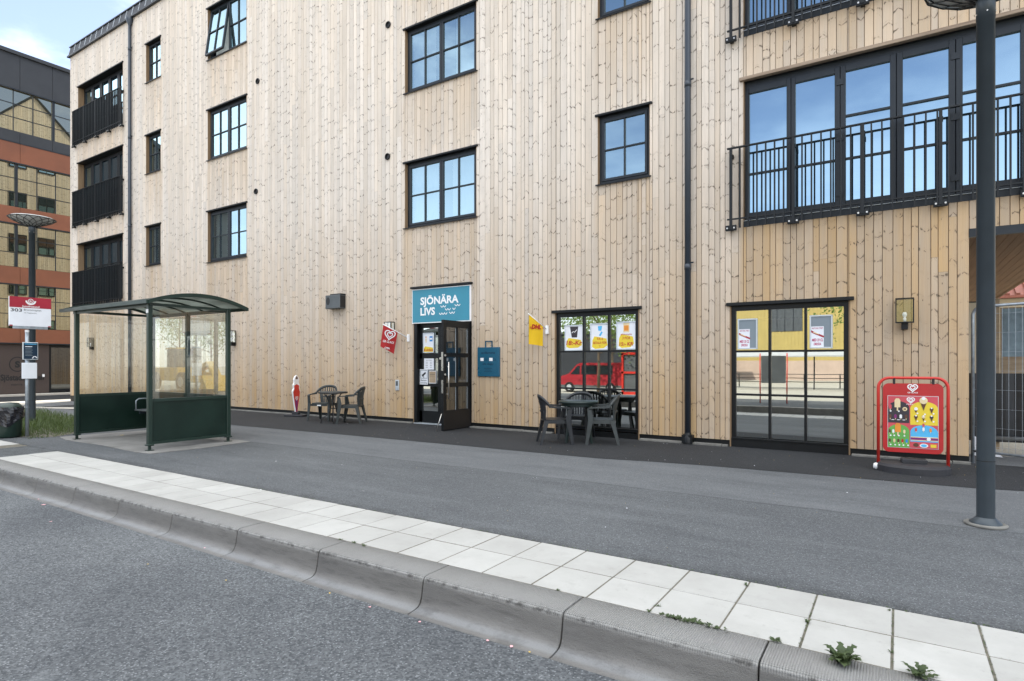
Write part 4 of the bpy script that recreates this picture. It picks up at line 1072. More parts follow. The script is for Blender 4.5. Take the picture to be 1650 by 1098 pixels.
poster_frame(-1.155, -.835, 1.625, 2.145, 'grey backed framed poster in the right pane of the right shop window', art4)
yq = WALL_Y + .10 + .005
def art5(F, W, H):
    F.rect(-W, W, -H, H, 'offw'); F.poly([(-.10, .10), (-.05, .10), (-.065, .0), (-.085, .0)], 'cream', 2); F.disc(-.075, .13, .025, 'offw', 2); F.disc(-.075, .13, .018, 'orange', 3)
    F.rect(.03, .12, .03, .15, 'blueink', 2); F.rect(.04, .11, .07, .11, 'white', 3); yel(F, 0, -.16, .15, .08); F.text('Kulglass', 0, -.19, .06, 'redink', 4, width=.28, bold=.02, align='c', slant=.15)
poster_frame(-9.19, -8.86, 1.63, 2.09, 'framed ice cream poster on the glass left of the open door', art5, y=yq - .008, group='notices on the glass beside the door')
def notice(x0, x1, z0, z1, name, label, fn):
    t = thing(name, label, 'notice', ((x0 + x1) / 2, yq - .006, (z0 + z1) / 2), 0, 'notices on the glass beside the door'); W, H = (x1 - x0) / 2, (z1 - z0) / 2
    m = MB(); m.box(-W, W, -.002, .002, -H, H, 'offw'); m.obj('sheet', t); m = MB(); fn(Flat(m, (0, -.002, 0)), W, H); m.obj('print', t)
def nA(F, W, H):
    F.text('ÖPPETTIDER', 0, H * .6, .02, 'ink', 1, width=W * 1.2, align='c')
    for k in range(4): F.rect(-W * .7, -W * .2, H * (.3 - .3 * k), H * (.3 - .3 * k) + .008, 'ink'); F.rect(W * .2, W * .6, H * (.3 - .3 * k), H * (.3 - .3 * k) + .008, 'ink')
def nB(F, W, H):
    F.rect(-W * .9, W * .9, -H * .2, H * .9, 'greyb'); F.rect(-W * .78, W * .78, -H * .13, H * .83, 'offw', 2)
    F.poly([(-W * .5, H * .25), (W * .45, H * .7), (W * .55, H * .45), (-W * .35, H * .0)], 'ink', 3); F.poly([(-W * .1, H * .3), (.0, H * .3), (W * .1, -H * .1), (-W * .05, -H * .1)], 'ink', 3)
    F.text('Kamera-', 0, -H * .52, .035, 'ink', 2, width=W * 1.5, align='c', bold=.01); F.text('övervakning', 0, -H * .85, .03, 'ink', 2, width=W * 1.6, align='c', bold=.01)
def nC(F, W, H): F.rect(-W * .9, W * .9, -H * .9, H * .9, 'ply'); F.rect(-W * .7, W * .7, H * .4, H * .45, 'ink', 2)
notice(-9.16, -8.87, 1.245, 1.50, 'opening_hours_notice', 'pale notice with small dark print above the camera notice', nA)
notice(-9.29, -9.05, .90, 1.25, 'camera_notice', 'white notice with a black surveillance camera picture', nB)
notice(-9.02, -8.80, .93, 1.22, 'brown_notice', 'brown-toned paper right of the camera notice', nC)

# ------------------------------------------------------------------ chairs and tables
def chair(label, col, group):
    t = thing('plastic_chair', label, 'chair', (0, 0, 0), 0, group)
    # seat (forward = +y)
    m = MB(); pts = []
    for k in range(28):
        a = 2 * PI * k / 28; x = .235 * math.copysign(abs(math.cos(a)) ** .55, math.cos(a)); y = .225 * math.copysign(abs(math.sin(a)) ** .55, math.sin(a)) + .01; pts.append((x * (1 + .08 * y / .2), y))
    m.prism(pts, (0, 0, .398), (1, 0, 0), (0, 1, 0), (0, 0, .028), col)
    m.sweep([(-.2, .225, .38), (.2, .225, .38)], V((0, .008, 0)), V((0, 0, .022)), col); m.sweep([(-.225, -.17, .38), (-.235, .2, .38)], V((.008, 0, 0)), V((0, 0, .022)), col); m.sweep([(.225, -.17, .38), (.235, .2, .38)], V((.008, 0, 0)), V((0, 0, .022)), col)
    m.obj('seat', t)
    def rim(s):               # s -1..1 round the back; returns top point and lean
        a = s * 1.30; x = .285 * math.sin(a); y = -.05 - .235 * math.cos(a); z = .82 - .17 * abs(s) ** 2.4; return V((x, y, z))
    m = MB(); P = [rim(-1 + 2 * k / 24) for k in range(25)]; T = []
    for p in P: T.append(V((p.x, p.y + .05, 0)).normalized() * .010)
    m.sweep(P, T, V((0, 0, .030)), col, smooth=True)
    for k in range(9):         # slats
        s = -.64 + 1.28 * k / 8; top = rim(s) + V((0, 0, -.02)); bot = V((top.x * .80, -.185 - .02 * math.cos(s * 1.3), .41)); tw = V((.0125 if k not in (0, 8) else .022, 0, 0)); tg = V((math.cos(s * 1.2), math.sin(s * 1.2) * .8, 0)).normalized() * tw.x
        m.sweep([top, (top + bot) / 2 + V((0, .012, 0)), bot], [tg, tg * 1.05, tg * 1.15], V((0, .006, 0)), col)
    mid = [V((rim(s).x * .86, rim(s).y * .5 - .105, .56)) for s in (-.66, -.33, 0, .33, .66)]
    m.sweep(mid, V((0, .006, 0)), V((0, 0, .014)), col)
    m.obj('backrest', t)
    for sx in (-1, 1):
        m = MB(); e = rim(sx); m.sweep([e + V((0, -.02, .01)), e + V((sx * .006, .07, -.008)), V((sx * .285, .13, .635)), V((sx * .275, .225, .625)), V((sx * .268, .262, .60))],
                [V((sx * .020, 0, 0)), V((sx * .024, 0, 0)), V((sx * .028, 0, 0)), V((sx * .028, 0, 0)), V((sx * .024, 0, 0))], [V((0, 0, .026)), V((0, 0, .016)), V((0, 0, .011)), V((0, 0, .011)), V((0, 0, .014))], col)
        m.obj('armrest', t)
        m = MB(); m.sweep([(sx * .268, .245, .61), (sx * .258, .235, .42), (sx * .262, .262, .2), (sx * .27, .285, 0)], [V((.028, 0, 0)), V((.036, 0, 0)), V((.026, 0, 0)), V((.018, 0, 0))], [V((0, .014, 0))] + [V((0, .010, 0))] * 3, col)
        m.sweep([(sx * .285, .22, .60), (sx * .285, .20, .42), (sx * .284, .235, .2), (sx * .286, .268, 0)], V((.006, 0, 0)), [V((0, .030, 0)), V((0, .045, 0)), V((0, .028, 0)), V((0, .018, 0))], col); m.obj('leg', t)
        m = MB(); m.sweep([(sx * .205, -.19, .41), (sx * .225, -.235, .2), (sx * .24, -.28, 0)], [V((.038, 0, 0)), V((.028, 0, 0)), V((.018, 0, 0))], V((0, .010, 0)), col)
        m.sweep([(sx * .24, -.165, .41), (sx * .25, -.215, .2), (sx * .256, -.265, 0)], V((.006, 0, 0)), [V((0, .040, 0)), V((0, .028, 0)), V((0, .018, 0))], col); m.obj('leg', t)
    return t
def face(dx, dy): return math.atan2(-dx, dy)        # rotation that turns +y towards (dx,dy)
c1 = chair('grey plastic armchair facing out from the wall at the small table', 'chairg', 'plastic armchairs outside the shop')
c1.location = (-11.72, 9.70, .005); c1.rotation_euler = (0, 0, face(.35, -.9))
m = MB(); m.box(-.05, .05, .2385, .2405, .36, .39, 'white'); m.obj('care_label', c1)
c2 = dup(c1, (-10.62, 9.60, .005), face(-.84, -.50), 'grey plastic armchair seen from the side, right of the small table')
c3 = chair('black plastic armchair seen from behind at the left of the big window table', 'chair', 'plastic armchairs outside the shop')
c3.location = (-5.02, 9.12, .005); c3.rotation_euler = (0, 0, face(.80, .62))
dup(c3, (-4.98, 9.93, .005), face(.15, -1), 'black plastic armchair between the table and the shop window')
dup(c1, (-4.30, 9.56, .005), face(-.95, -.42), 'dark grey-green plastic armchair facing left at the right of the window table')

t = thing('round_table', 'small round table with a thin top and curved metal legs', 'table', (-11.0, 9.36, .005))
m = MB(); m.lathe([(0, .700), (.30, .700), (.325, .706), (.328, .722), (.30, .730), (0, .732)], (0, 0, 0), 'chairg', 36); m.obj('tabletop', t)
m = MB(); m.lathe([(.328, .69), (.332, .715), (.325, .725)], (0, 0, 0), 'black', 36); m.obj('rim', t)
for k in range(4):
    a = PI / 4 + k * PI / 2 + .15; c, s = math.cos(a), math.sin(a); m = MB()
    m.tube([(c * .20, s * .20, .70), (c * .13, s * .13, .60), (c * .07, s * .07, .42), (c * .07, s * .07, .27), (c * .15, s * .15, .17), (c * .25, s * .25, .11), (c * .27, s * .27, 0)], .011, 'black', 7); m.obj('leg', t)
m = MB(); m.tube([(.09 * math.cos(k * PI / 8), .09 * math.sin(k * PI / 8), .34) for k in range(17)], .007, 'black', 6); m.obj('ring_brace', t)
t = thing('round_table', 'round green-black plastic table in front of the shop window', 'table', (-4.74, 9.50, .005))
m = MB(); m.lathe([(0, .685), (.33, .685), (.352, .692), (.356, .715), (.34, .727), (0, .730)], (0, 0, 0), 'tableg', 40); m.lathe([(.30, .64), (.305, .69)], (0, 0, 0), 'tableg', 40); m.obj('tabletop', t)
for k in range(4):
    a = PI / 4 + k * PI / 2 + .5; c, s = math.cos(a), math.sin(a); m = MB()
    m.sweep([(c * .24, s * .24, .69), (c * .25, s * .25, .4), (c * .31, s * .31, 0)], [V((-s * .03, c * .03, 0)), V((-s * .026, c * .026, 0)), V((-s * .016, c * .016, 0))], [V((c * .016, s * .016, 0))] * 3, 'tableg'); m.obj('leg', t)

# ice cream cone cut-out sign, nearly edge-on
t = thing('ice_cream_cutout', 'tall red and purple ice cream shaped cut-out sign standing against the wall', 'sign', (-13.18, 10.0, .005), math.radians(-74))
out = [(-.03, .10), (.03, .10), (.09, .36), (.135, .56), (.15, .66), (.11, .73), (.12, .82), (.09, .88), (.10, .96), (.06, 1.03), (.0, 1.07), (-.06, 1.03), (-.10, .96), (-.09, .88), (-.12, .82), (-.11, .73), (-.15, .66), (-.135, .56), (-.09, .36)]
m = MB(); m.prism(out, (0, -.02, 0), (1, 0, 0), (0, 0, 1), (0, .04, 0), 'white'); m.obj('panel', t)
for sd_, yy in ((1, -.0205), (-1, .0205)):
    m = MB(); F = Flat(m, (0, yy, 0), (sd_, 0, 0)); F.poly([(-.024, .11), (.026, .11), (.085, .37), (.128, .56), (.138, .645), (-.138, .645), (-.128, .56), (-.085, .37)], 'redtube'); F.poly([(-.02, .13), (.02, .13), (.05, .42), (-.07, .45)], 'purple', 2)
    F.poly([(-.13, .64), (.13, .64), (.095, .72), (.10, .80), (.0, .84), (-.10, .80), (-.095, .72)], 'redtube'); F.disc(0, .90, .06, 'white', 2); F.poly([(-.05, .97), (.05, .97), (.03, 1.03), (0, 1.05), (-.03, 1.03)], 'choc', 2); F.heart(0, .47, .12, .012, 'white', 3)
    m.obj('print', t)
m = MB(); m.cbox(-.13, .13, -.28, .28, 0, .05, 'rubber', .012); m.cbox(-.05, .05, -.10, .10, .05, .12, 'rubber', .01); m.tube([(0, -.0, .1), (0, 0, .16)], .02, 'steel', 6); m.obj('base', t)

# pavement swing sign
t = thing('pavement_sign', 'red swinging pavement sign with an ice cream price poster', 'sign', (.165, 9.22, .005), math.radians(6))
m = MB(); Wd = .375; pts = [(-Wd, 0, .06)]
for k in range(9): a = PI - k * PI / 16; pts.append((-Wd + .13 + .13 * math.cos(a), 0, 1.07 + .13 * math.sin(a)))
for k in range(9): a = PI / 2 - k * PI / 16; pts.append((Wd - .13 + .13 * math.cos(a), 0, 1.07 + .13 * math.sin(a)))
pts.append((Wd, 0, .06)); m.tube(pts, .019, 'redtube', 10); m.obj('frame', t)
def rrect(x0, x1, y0, y1, r, n=6):
    out = []
    for cx, cy, a0 in ((x1 - r, y1 - r, 0), (x0 + r, y1 - r, PI / 2), (x0 + r, y0 + r, PI), (x1 - r, y0 + r, 1.5 * PI)):
        for k in range(n + 1): a = a0 + k * PI / 2 / n; out.append((cx + r * math.cos(a), cy + r * math.sin(a)))
    return out
m = MB(); m.prism(rrect(-.325, .325, .24, 1.13, .07), (0, -.014, 0), (1, 0, 0), (0, 0, 1), (0, .028, 0), 'red'); m.obj('panel', t)
for sx in (-.2, .22): m = MB(); m.cbox(sx - .013, sx + .013, -.018, .018, 1.12, 1.20, 'black', .004); m.obj('hanger', t)
m = MB(); F = Flat(m, (0, -.0145, 0)); F.heart(0, 1.075, .11, .013, 'white', 1); F.text('GB GLACE', 0, 1.005, .017, 'white', 1, width=.11, bold=.02, align='c'); m.obj('emblem', t)
m = MB(); F = Flat(m, (0, -.0148, 0)); x0, x1, y0, y1 = -.268, .268, .305, .965
F.rect(x0 - .006, x1 + .006, y0 - .006, y1 + .006, 'alu', 0); F.rect(x0, x1, y0, y1, 'pink', 1); F.heart(-.02, .915, .085, .011, 'white', 2); F.text('GB GLACE', -.02, .855, .016, 'white', 2, width=.10, bold=.02, align='c')
def arch(a0, a1, b0, b1, col, k=2):
    cx = (a0 + a1) / 2; r = (a1 - a0) / 2; p = [(a0, b0), (a1, b0)]
    for i in range(13): a = i * PI / 12; p.append((cx + r * math.cos(a), b1 - .09 + .09 * math.sin(a)))
    F.poly(p, col, k)
arch(x0, -.035, .62, .90, 'char'); arch(-.025, x1, .60, .90, 'yellow'); arch(x0, -.035, y0, .60, 'grn'); arch(-.025, x1, .385, .60, 'sky2'); F.rect(-.02, x1, y0, .375, 'pink', 3)
F.rect(-.02, x1, .40, .45, 'cream', 3); F.rect(-.02, x1, .41, .44, 'purple', 4)
def lolly(a, b, s, c, k=5):
    F.poly([(a - .016 * s, b), (a + .016 * s, b), (a + .016 * s, b + .045 * s), (a + .008 * s, b + .058 * s), (a - .008 * s, b + .058 * s), (a - .016 * s, b + .045 * s)], c, k); F.rect(a - .004 * s, a + .004 * s, b - .022 * s, b, 'cream', k)
def cone(a, b, s, c, k=5):
    F.poly([(a - .016 * s, b), (a, b - .05 * s), (a + .016 * s, b)], 'choc', k); F.disc(a, b + .006 * s, .019 * s, c, k + 1); F.disc(a, b + .018 * s, .009 * s, 'white', k + 2)
lolly(-.165, .82, 2., 'cream'); lolly(-.245, .80, 1., 'pink'); F.disc(-.085, .80, .026, 'cream', 5); F.text('M', -.085, .788, .024, 'choc', 6, align='c', bold=.04)
for k, c in enumerate(('choc', 'purple', 'white', 'choc')): lolly(-.245 + .058 * k, .68, .85, c)
cone(.115, .90, 2.3, 'cream')
for a, b, c in ((.035, .80, 'white'), (.20, .80, 'choc'), (.035, .70, 'choc'), (.115, .70, 'cream'), (.20, .70, 'char')): cone(a, b, 1.05, c)
lolly(-.16, .50, 2., 'orange')
for a, b, c in ((-.25, .49, 'choc'), (-.21, .49, 'white'), (-.09, .49, 'cream'), (-.25, .37, 'choc'), (-.20, .37, 'cream'), (-.155, .37, 'choc'), (-.11, .37, 'red'), (-.065, .37, 'blueink')): lolly(a, b, .75, c)
for a, b, c in ((.035, .52, 'pink'), (.115, .53, 'white'), (.19, .52, 'orange'), (.115, .58, 'pink')): lolly(a, b, .75, c)
F.disc(.035, .345, .03, 'choc', 5, ry=.025); F.disc(.12, .34, .045, 'white', 5, ry=.026); F.disc(.12, .34, .032, 'sky2', 6, ry=.018); F.rect(.19, .25, .32, .36, 'yellow', 5); F.disc(.17, .425, .022, 'white', 6)
for a in (-.23, -.17, -.11): F.rect(a, a + .03, .655, .663, 'white', 5)
for a, b in ((-.24, .77), (-.15, .77), (.05, .75), (.13, .74), (.22, .75), (.05, .65), (.13, .65), (.22, .65), (-.24, .455), (-.20, .455), (-.15, .455), (-.09, .455), (-.24, .335), (-.19, .335), (-.145, .335), (-.1, .335), (-.05, .335)): F.disc(a, b, .010, 'white', 6)
m.obj('price_poster', t)
m = MB(); base = []
for k in range(17): a = PI + k * PI / 16; base.append((.40 * math.cos(a) if abs(math.cos(a)) < .98 else .40 * math.copysign(1, math.cos(a)), -.02 + .30 * math.sin(a)))
base += [(.40, .14), (-.40, .14)]
n = len(base); vs = [(x, y, 0) for x, y in base] + [(x, y, .075) for x, y in base] + [(x * .93, y * .86, .105) for x, y in base]
m.add(vs, [(i, (i + 1) % n, n + (i + 1) % n, n + i) for i in range(n)] + [(n + i, n + (i + 1) % n, 2 * n + (i + 1) % n, 2 * n + i) for i in range(n)] + [tuple(range(2 * n, 3 * n))], 'rubber')
m.cbox(-.12, .16, -.03, .12, .10, .16, 'rubber', .01); m.obj('base', t)
m = MB(); m.lathe([(0, -.045), (.03, -.03), (.035, 0), (.03, .03), (0, .045)], (-.405, -.06, .05), 'white', 10); m.obj('wheel', t)

# ------------------------------------------------------------------ lamp posts
def lamp_post(loc, label):
    t = thing('street_lamp', label, 'street lamp', loc, 0, 'grey street lamps with a lattice dish')
    m = MB(); m.lathe([(.115, .0), (.115, .022), (.08, .05), (.068, .065)], (0, 0, .01), 'lamp', 32); m.lathe([(.0655, .03), (.0655, 4.36), (.068, 4.36), (.069, 4.52), (.055, 4.56), (0, 4.56)], (0, 0, 0), 'lamp', 32)
    m.lathe([(.067, .555), (.067, .563)], (0, 0, 0), 'black', 32); m.obj('pole', t)
    m = MB(); m.lathe([(0, .010), (.125, .010), (.132, .022), (.128, .026), (.12, .018)], (0, 0, 0), 'edge', 32); m.lathe([(.115, .0), (.150, .0), (.155, .018), (.14, .026), (.115, .022)], (0, 0, 0), 'edge', 32); m.obj('foot_ring', t)
    m = MB()
    for k in range(5): a = k * 1.256 + 1; m.tube([(.066 * math.cos(a), .066 * math.sin(a), 4.40), (.074 * math.cos(a), .074 * math.sin(a), 4.40)], .006, 'steel', 6)
    m.obj('bolts', t)
    # dish: translucent reflector with a lattice of cells
    m = MB(); m.lathe([(.07, 4.54), (.16, 4.575), (.27, 4.62), (.37, 4.665), (.435, 4.71), (.40, 4.74), (.2, 4.71), (0, 4.70)], (0, 0, 0), 'dish', 30); d = m.obj('lamp_shade', t)
    m = MB(); rings = [(.075, 4.525, 0), (.16, 4.563, .5), (.27, 4.608, 0), (.37, 4.655, .5), (.445, 4.71, 0)]; N = 14
    def q(i, k): r, z, o = rings[i]; a = 2 * PI * (k + o) / N; return V((r * math.cos(a), r * math.sin(a), z))
    for i in range(4):
        for k in range(N):
            o = rings[i][2]
            if i in (1, 3):
                m.tube([q(i, k), q(i + 1, k)], .006, 'mesh', 5); m.tube([q(i, k), q(i + 1, k + 1)], .006, 'mesh', 5)
            else:
                m.tube([q(i, k), q(i + 1, k)], .006, 'mesh', 5); m.tube([q(i, k), q(i + 1, k - 1)], .006, 'mesh', 5)
    for k in range(N): m.tube([q(4, k), q(4, k + 1)], .009, 'mesh', 6)
    o = m.obj('lattice', d); o.parent = d
    return t
lp = lamp_post((.64, 6.52, .0), 'tall grey lamp post standing in front of the passage at the right')
dup(lp, (-16.6, 5.48, -.02), .4, 'distant grey lamp post with a dish top behind the bus stop sign')

# ------------------------------------------------------------------ bus shelter
t = thing('bus_shelter', 'dark green glass bus shelter with a curved roof', 'bus shelter', (-11.25, 5.47, .01))
ox, oy = -11.25, 5.47
XL, XR, YF, YB = -12.55 - ox, -9.95 - ox, 4.81 - oy, 6.13 - oy
for (x, y) in ((XL, YF), (XR, YF), (XL, YB), (XR, YB), (-11.26 - ox, YB)):
    m = MB(); m.cbox(x - .035, x + .035, y - .035, y + .035, .08, 2.34, 'green', .008)
    m.box(x - .018, x + .018, y - .018, y + .018, 0, .09, 'green'); m.cbox(x - .05, x + .05, y - .05, y + .05, .0, .012, 'green', .003)
    m.cbox(x - .055, x + .055, y - .05, y + .05, .075, .10, 'green', .006); m.obj('post', t)
def zroof(y): return 2.35 + .165 * (1 - ((y - .09) / .84) ** 2)
RX0, RX1 = -12.97 - ox, -9.80 - ox; YS = [-.75 + 1.68 * k / 20 for k in range(21)]
m = MB()
for xa in (RX0, RX1): m.sweep([(xa, y, zroof(y)) for y in YS], V((.022, 0, 0)), V((0, 0, .030)), 'green')
for y in (YS[0], YS[-1]): m.sweep([(RX0, y, zroof(y)), (RX1, y, zroof(y))], V((0, .03, 0)), V((0, 0, .028)), 'green')
for k in range(1, 5): xa = RX0 + (RX1 - RX0) * k / 5; m.sweep([(xa, y, zroof(y) - .012) for y in YS], V((.012, 0, 0)), V((0, 0, .014)), 'green')
for y in (YF, YB): m.box(XL - .1, XR + .05, y - .02, y + .02, 2.28, 2.345, 'green')
for x in (XL, XR): m.box(x - .02, x + .02, YF, YB, 2.30, 2.345, 'green')
rf = m.obj('roof', t)
m = MB(); vs = [(x, y, zroof(y) + .012) for y in YS for x in (RX0 + .02, RX1 - .02)]; m.add(vs, [(2 * i, 2 * i + 1, 2 * i + 3, 2 * i + 2) for i in range(20)], 'poly', True); o = m.obj('roof_sheet'); o.parent = rf
def spanel(x0, y0, x1, y1):
    d = V((x1 - x0, y1 - y0, 0)).normalized(); nrm = V((-d.y, d.x, 0)); a = V((x0, y0, 0)) + d * .036; b = V((x1, y1, 0)) - d * .036
    m = MB(); Z = V((0, 0, 1))
    m.sweep([a + Z * .45, b + Z * .45], nrm * .008, Z * .325, 'green2'); 
    m.sweep([a + Z * .115, b + Z * .115], nrm * .024, Z * .020, 'green'); m.sweep([a + Z * .795, b + Z * .795], nrm * .022, Z * .024, 'green'); m.obj('lower_panel', t)
    g = MB(); g.add([a + Z * .82, b + Z * .82, b + Z * 2.27, a + Z * 2.27], [(0, 1, 2, 3)], 'clear'); g.obj('glass_pane', t)
spanel(XL, YF, XL, YB); spanel(XR, YF, XR, YB); spanel(XL, YB, -11.26 - ox, YB); spanel(-11.26 - ox, YB, XR, YB)
m = MB()
for k in range(4): m.cbox(XL + .25, XR - .35, .20 + k * .09, .275 + k * .09, .47, .50, 'grey', .006)
for x in (XL + .45, 0, XR - .6): m.box(x - .02, x + .02, .20, .64, .42, .47, 'frame')
m.tube([(XL + .27, .22, .5), (XL + .27, .22, .66), (XL + .27, .27, .70), (XL + .27, .50, .70), (XL + .27, .55, .66), (XL + .27, .55, .5)], .012, 'galv', 7); m.obj('bench', t)
m = MB(); m.box(XR - .036, XR + .036, YF - .037, YF - .036, 2.18, 2.24, 'white'); m.obj('number_plate', t)

# ------------------------------------------------------------------ bus stop sign, bin
t = thing('bus_stop_sign', 'bus stop sign with a red and white board on a thin steel pole', 'bus stop sign', (-13.87, 4.50, 0))
m = MB(); m.tube([(0, 0, -.02), (0, 0, 2.02)], .031, 'galv', 12); m.lathe([(.034, .55), (.034, .57)], (0, 0, 0), 'galv', 12); m.lathe([(.034, 1.98), (.036, 2.02), (0, 2.03)], (0, 0, 0), 'white', 12); m.obj('pole', t)
m = MB(); X = .045; y0, y1, z0, z1 = -.29, .36, 2.09, 2.64
m.cbox(X - .02, X + .02, y0, y1, z0, z1, 'offw', .004); m.cbox(X - .025, X + .015, y0 + .06, y1 - .05, z0 - .05, z0 + .01, 'galv', .004); bo = m.obj('board', t)
m = MB(); F = Flat(m, (X + .0205, 0, 0), (0, 1, 0), (0, 0, 1)); F.rect(y0, y1, z1 - .20, z1, 'dred'); F.rect(y0, y0 + .05, z0, z0 + .02, 'dred', 1); F.rect(y1 - .05, y1, z0, z0 + .02, 'dred', 1); o = m.obj('red_band'); o.parent = bo
m = MB(); F = Flat(m, (X + .0215, 0, 0), (0, 1, 0), (0, 0, 1)); cy = z1 - .075; sx0 = .035
F.stroke([(.035 + .070 * math.cos(PI + k * PI / 12), cy + .01 + .065 * math.sin(PI + k * PI / 12)) for k in range(13)], .028, 'white', 2)
F.stroke([(.035 + .038 * math.cos(2 * PI * k / 20), cy + .005 + .038 * math.sin(2 * PI * k / 20)) for k in range(20)], .010, 'white', 2, True)
F.text('SL', .035, cy - .010, .030, 'white', 3, width=.04, bold=.03, align='c')
F.text('Jungfrusund', .035, z1 - .188, .034, 'white', 2, width=.27, bold=.02, align='c')
F.text('303', y0 + .02, z1 - .28, .060, 'ink', 1, width=.17, bold=.015); F.text('Brommaplan', y0 + .22, z1 - .255, .036, 'ink', 1, width=.27); F.text('via Tappström', y0 + .22, z1 - .305, .022, 'ink', 1, width=.20)
o = m.obj('lettering'); o.parent = bo
m = MB(); m.cbox(.03, .06, -.085, .155, 1.46, 1.79, 'alu', .006); bo = m.obj('timetable_case', t)
m = MB(); F = Flat(m, (.0605, 0, 0), (0, 1, 0), (0, 0, 1)); F.rect(-.072, .142, 1.473, 1.777, 'bagd'); F.rect(-.06, .13, 1.75, 1.762, 'sky2', 2); F.rect(-.05, .06, 1.70, 1.713, 'offw', 2)
for k in range(6): F.rect(-.05, .05 + .015 * (k % 2), 1.665 - .026 * k, 1.672 - .026 * k, 'greyb', 2)
F.stroke([(.06, 1.485), (.085, 1.52), (.115, 1.52), (.13, 1.49)], .016, 'offw', 2); o = m.obj('print'); o.parent = bo
m = MB(); m.cbox(.03, .05, -.095, .14, 1.10, 1.40, 'offw', .004); m.obj('timetable_board', t)

t = thing('litter_bin', 'dark green round litter bin with a black bag by the bus stop', 'litter bin', (-14.02, 4.27, 0))
m = MB(); m.lathe([(0, .01), (.175, .01), (.19, .03), (.205, .50), (.215, .56), (.205, .58), (.19, .60), (.14, .645), (.0, .66)], (0, 0, 0), 'green', 24); m.obj('body', t)
m = MB(); n = 30; vs = []; rr = random.Random(3)
for j in range(7):
    for k in range(n):
        a = 2 * PI * k / n; low = .34 + .12 * math.sin(a * 1.0 - .6) + .03 * math.sin(a * 5); z = .575 - (.575 - low) * j / 6; r = .214 + .012 * math.sin(a * 7 + j * .9) + .008 * rr.random() + (.004 if j else -.004); vs.append((r * math.cos(a), r * math.sin(a), z))
m.add(vs, [(j * n + k, j * n + (k + 1) % n, (j + 1) * n + (k + 1) % n, (j + 1) * n + k) for j in range(6) for k in range(n)], 'binbag', False); m.obj('bin_bag', t)

# ------------------------------------------------------------------ office building at the left
ob = thing('office_building', 'office building with rust red bands and mirrored windows at the left edge', 'building', (-41.7, 12, -.5))
OXF = -41.7
def opart(m, nm): o = m.obj(nm); o.parent = ob; o.matrix_parent_inverse = Matrix.Translation(-V(ob.location)); return o
Y0, Y1 = 7, 44
m = MB(); m.box(-58, OXF - .25, Y0, Y1, -1, 18.6, 'zinc')
opart(m, 'wall')
bands = [(16.8, 18.75, 'zinc', 1.55), (13.8, 14.46, 'zinc', 1.55), (12.65, 13.8, 'rust', 3.1), (9.23, 10.18, 'rust', 3.1), (5.82, 6.8, 'rust', 3.1), (2.5, 3.33, 'rust', 3.1)]
for z0, z1, mm, sp in bands:
    m = MB(); y = Y0
    while y < Y1: m.cbox(OXF - .25, OXF + (.03 if mm == 'rust' else 0.), y + .006, y + sp - .006, z0, z1, mm, .006); y += sp
    m.box(OXF - .2, OXF + .05, Y0, Y1, z0 - .03, z0 + .03, 'frame'); opart(m, 'spandrel')
m = MB(); m.box(-58, OXF + .12, Y0, Y1, 18.75, 18.95, 'zinc'); opart(m, 'roof')
m = MB(); m.prism([(7, -1), (7, 17.2), (3.5, 17.6), (-5, 13.2), (-5, -1)], (-58, 0, 0), (0, 1, 0), (0, 0, 1), (58 + OXF - .3, 0, 0), 'brown'); opart(m, 'side_wing')
m = MB(); m.prism([(7, 17.25), (3.5, 17.65), (-5.2, 13.15), (-5.2, 13.4), (3.5, 17.95), (7, 17.5)], (-58.2, 0, 0), (0, 1, 0), (0, 0, 1), (58.4 + OXF - .3, 0, 0), 'zinc'); opart(m, 'wing_roof')
wb = [(14.46, 16.77), (10.21, 12.62), (6.83, 9.20), (3.36, 5.79)]
ym0 = 12.31                                                    # a thick mullion stands here
for fi_, (z0, z1) in enumerate(wb):
    y = 12.98 - 2.86 * 2 + (0 if fi_ else -1.1)
    while y < 40:
        f = MB(); x = OXF - .10; a, b = y, y + 2.86
        f.box(x - .05, x + .08, a, a + .13, z0, z1, 'frame')
        for k in (1, 2): yy = a + .13 + (2.73) * k / 3; f.box(x - .03, x + .03, yy - .02, yy + .02, z0, z1, 'frame')
        for k in (1, 2): zz = z0 + (z1 - z0) * k / 3; f.box(x - .03, x + .026, a + .13, b, zz - .02, zz + .02, 'frame')
        fo = opart(f, 'window')
        p = MB(); p.add([(x, a + .13, z0), (x, b, z0), (x, b, z1), (x, a + .13, z1)], [(0, 1, 2, 3)], 'glassamber'); o = p.obj('pane'); o.parent = fo
        y += 2.86
m = MB(); m.box(OXF - .25, OXF - .12, Y0, 14.62, -.6, 2.5, 'brown'); m.box(OXF - .25, OXF - .12, 15.9, Y1, -.6, 2.5, 'brown'); opart(m, 'ground_floor_wall')
m = MB(); m.box(OXF - .25, OXF - .16, 14.62, 15.9, -.45, 2.45, 'frameb'); fo = opart(m, 'door'); p = MB(); p.add([(OXF - .155, 14.74, -.3), (OXF - .155, 15.78, -.3), (OXF - .155, 15.78, 2.3), (OXF - .155, 14.74, 2.3)], [(0, 1, 2, 3)], 'glassdim'); o = p.obj('pane'); o.parent = fo
m = MB(); F = Flat(m, (OXF - .119, 0, 0), (0, 1, 0), (0, 0, 1)); F.text('Sjöstadsgården', 12.36, .42, .34, 'void', 8, width=2.0, bold=.03); F.text('norra', 12.85, .12, .14, 'void', 8, width=.5)
F.stroke([(13.12 + .36 * math.cos(2 * PI * k / 30), 1.32 + .40 * math.sin(2 * PI * k / 30)) for k in range(27)], .05, 'void', 8); F.text('S', 13.12, 1.15, .35, 'void', 8, bold=.05, align='c'); opart(m, 'lettering')
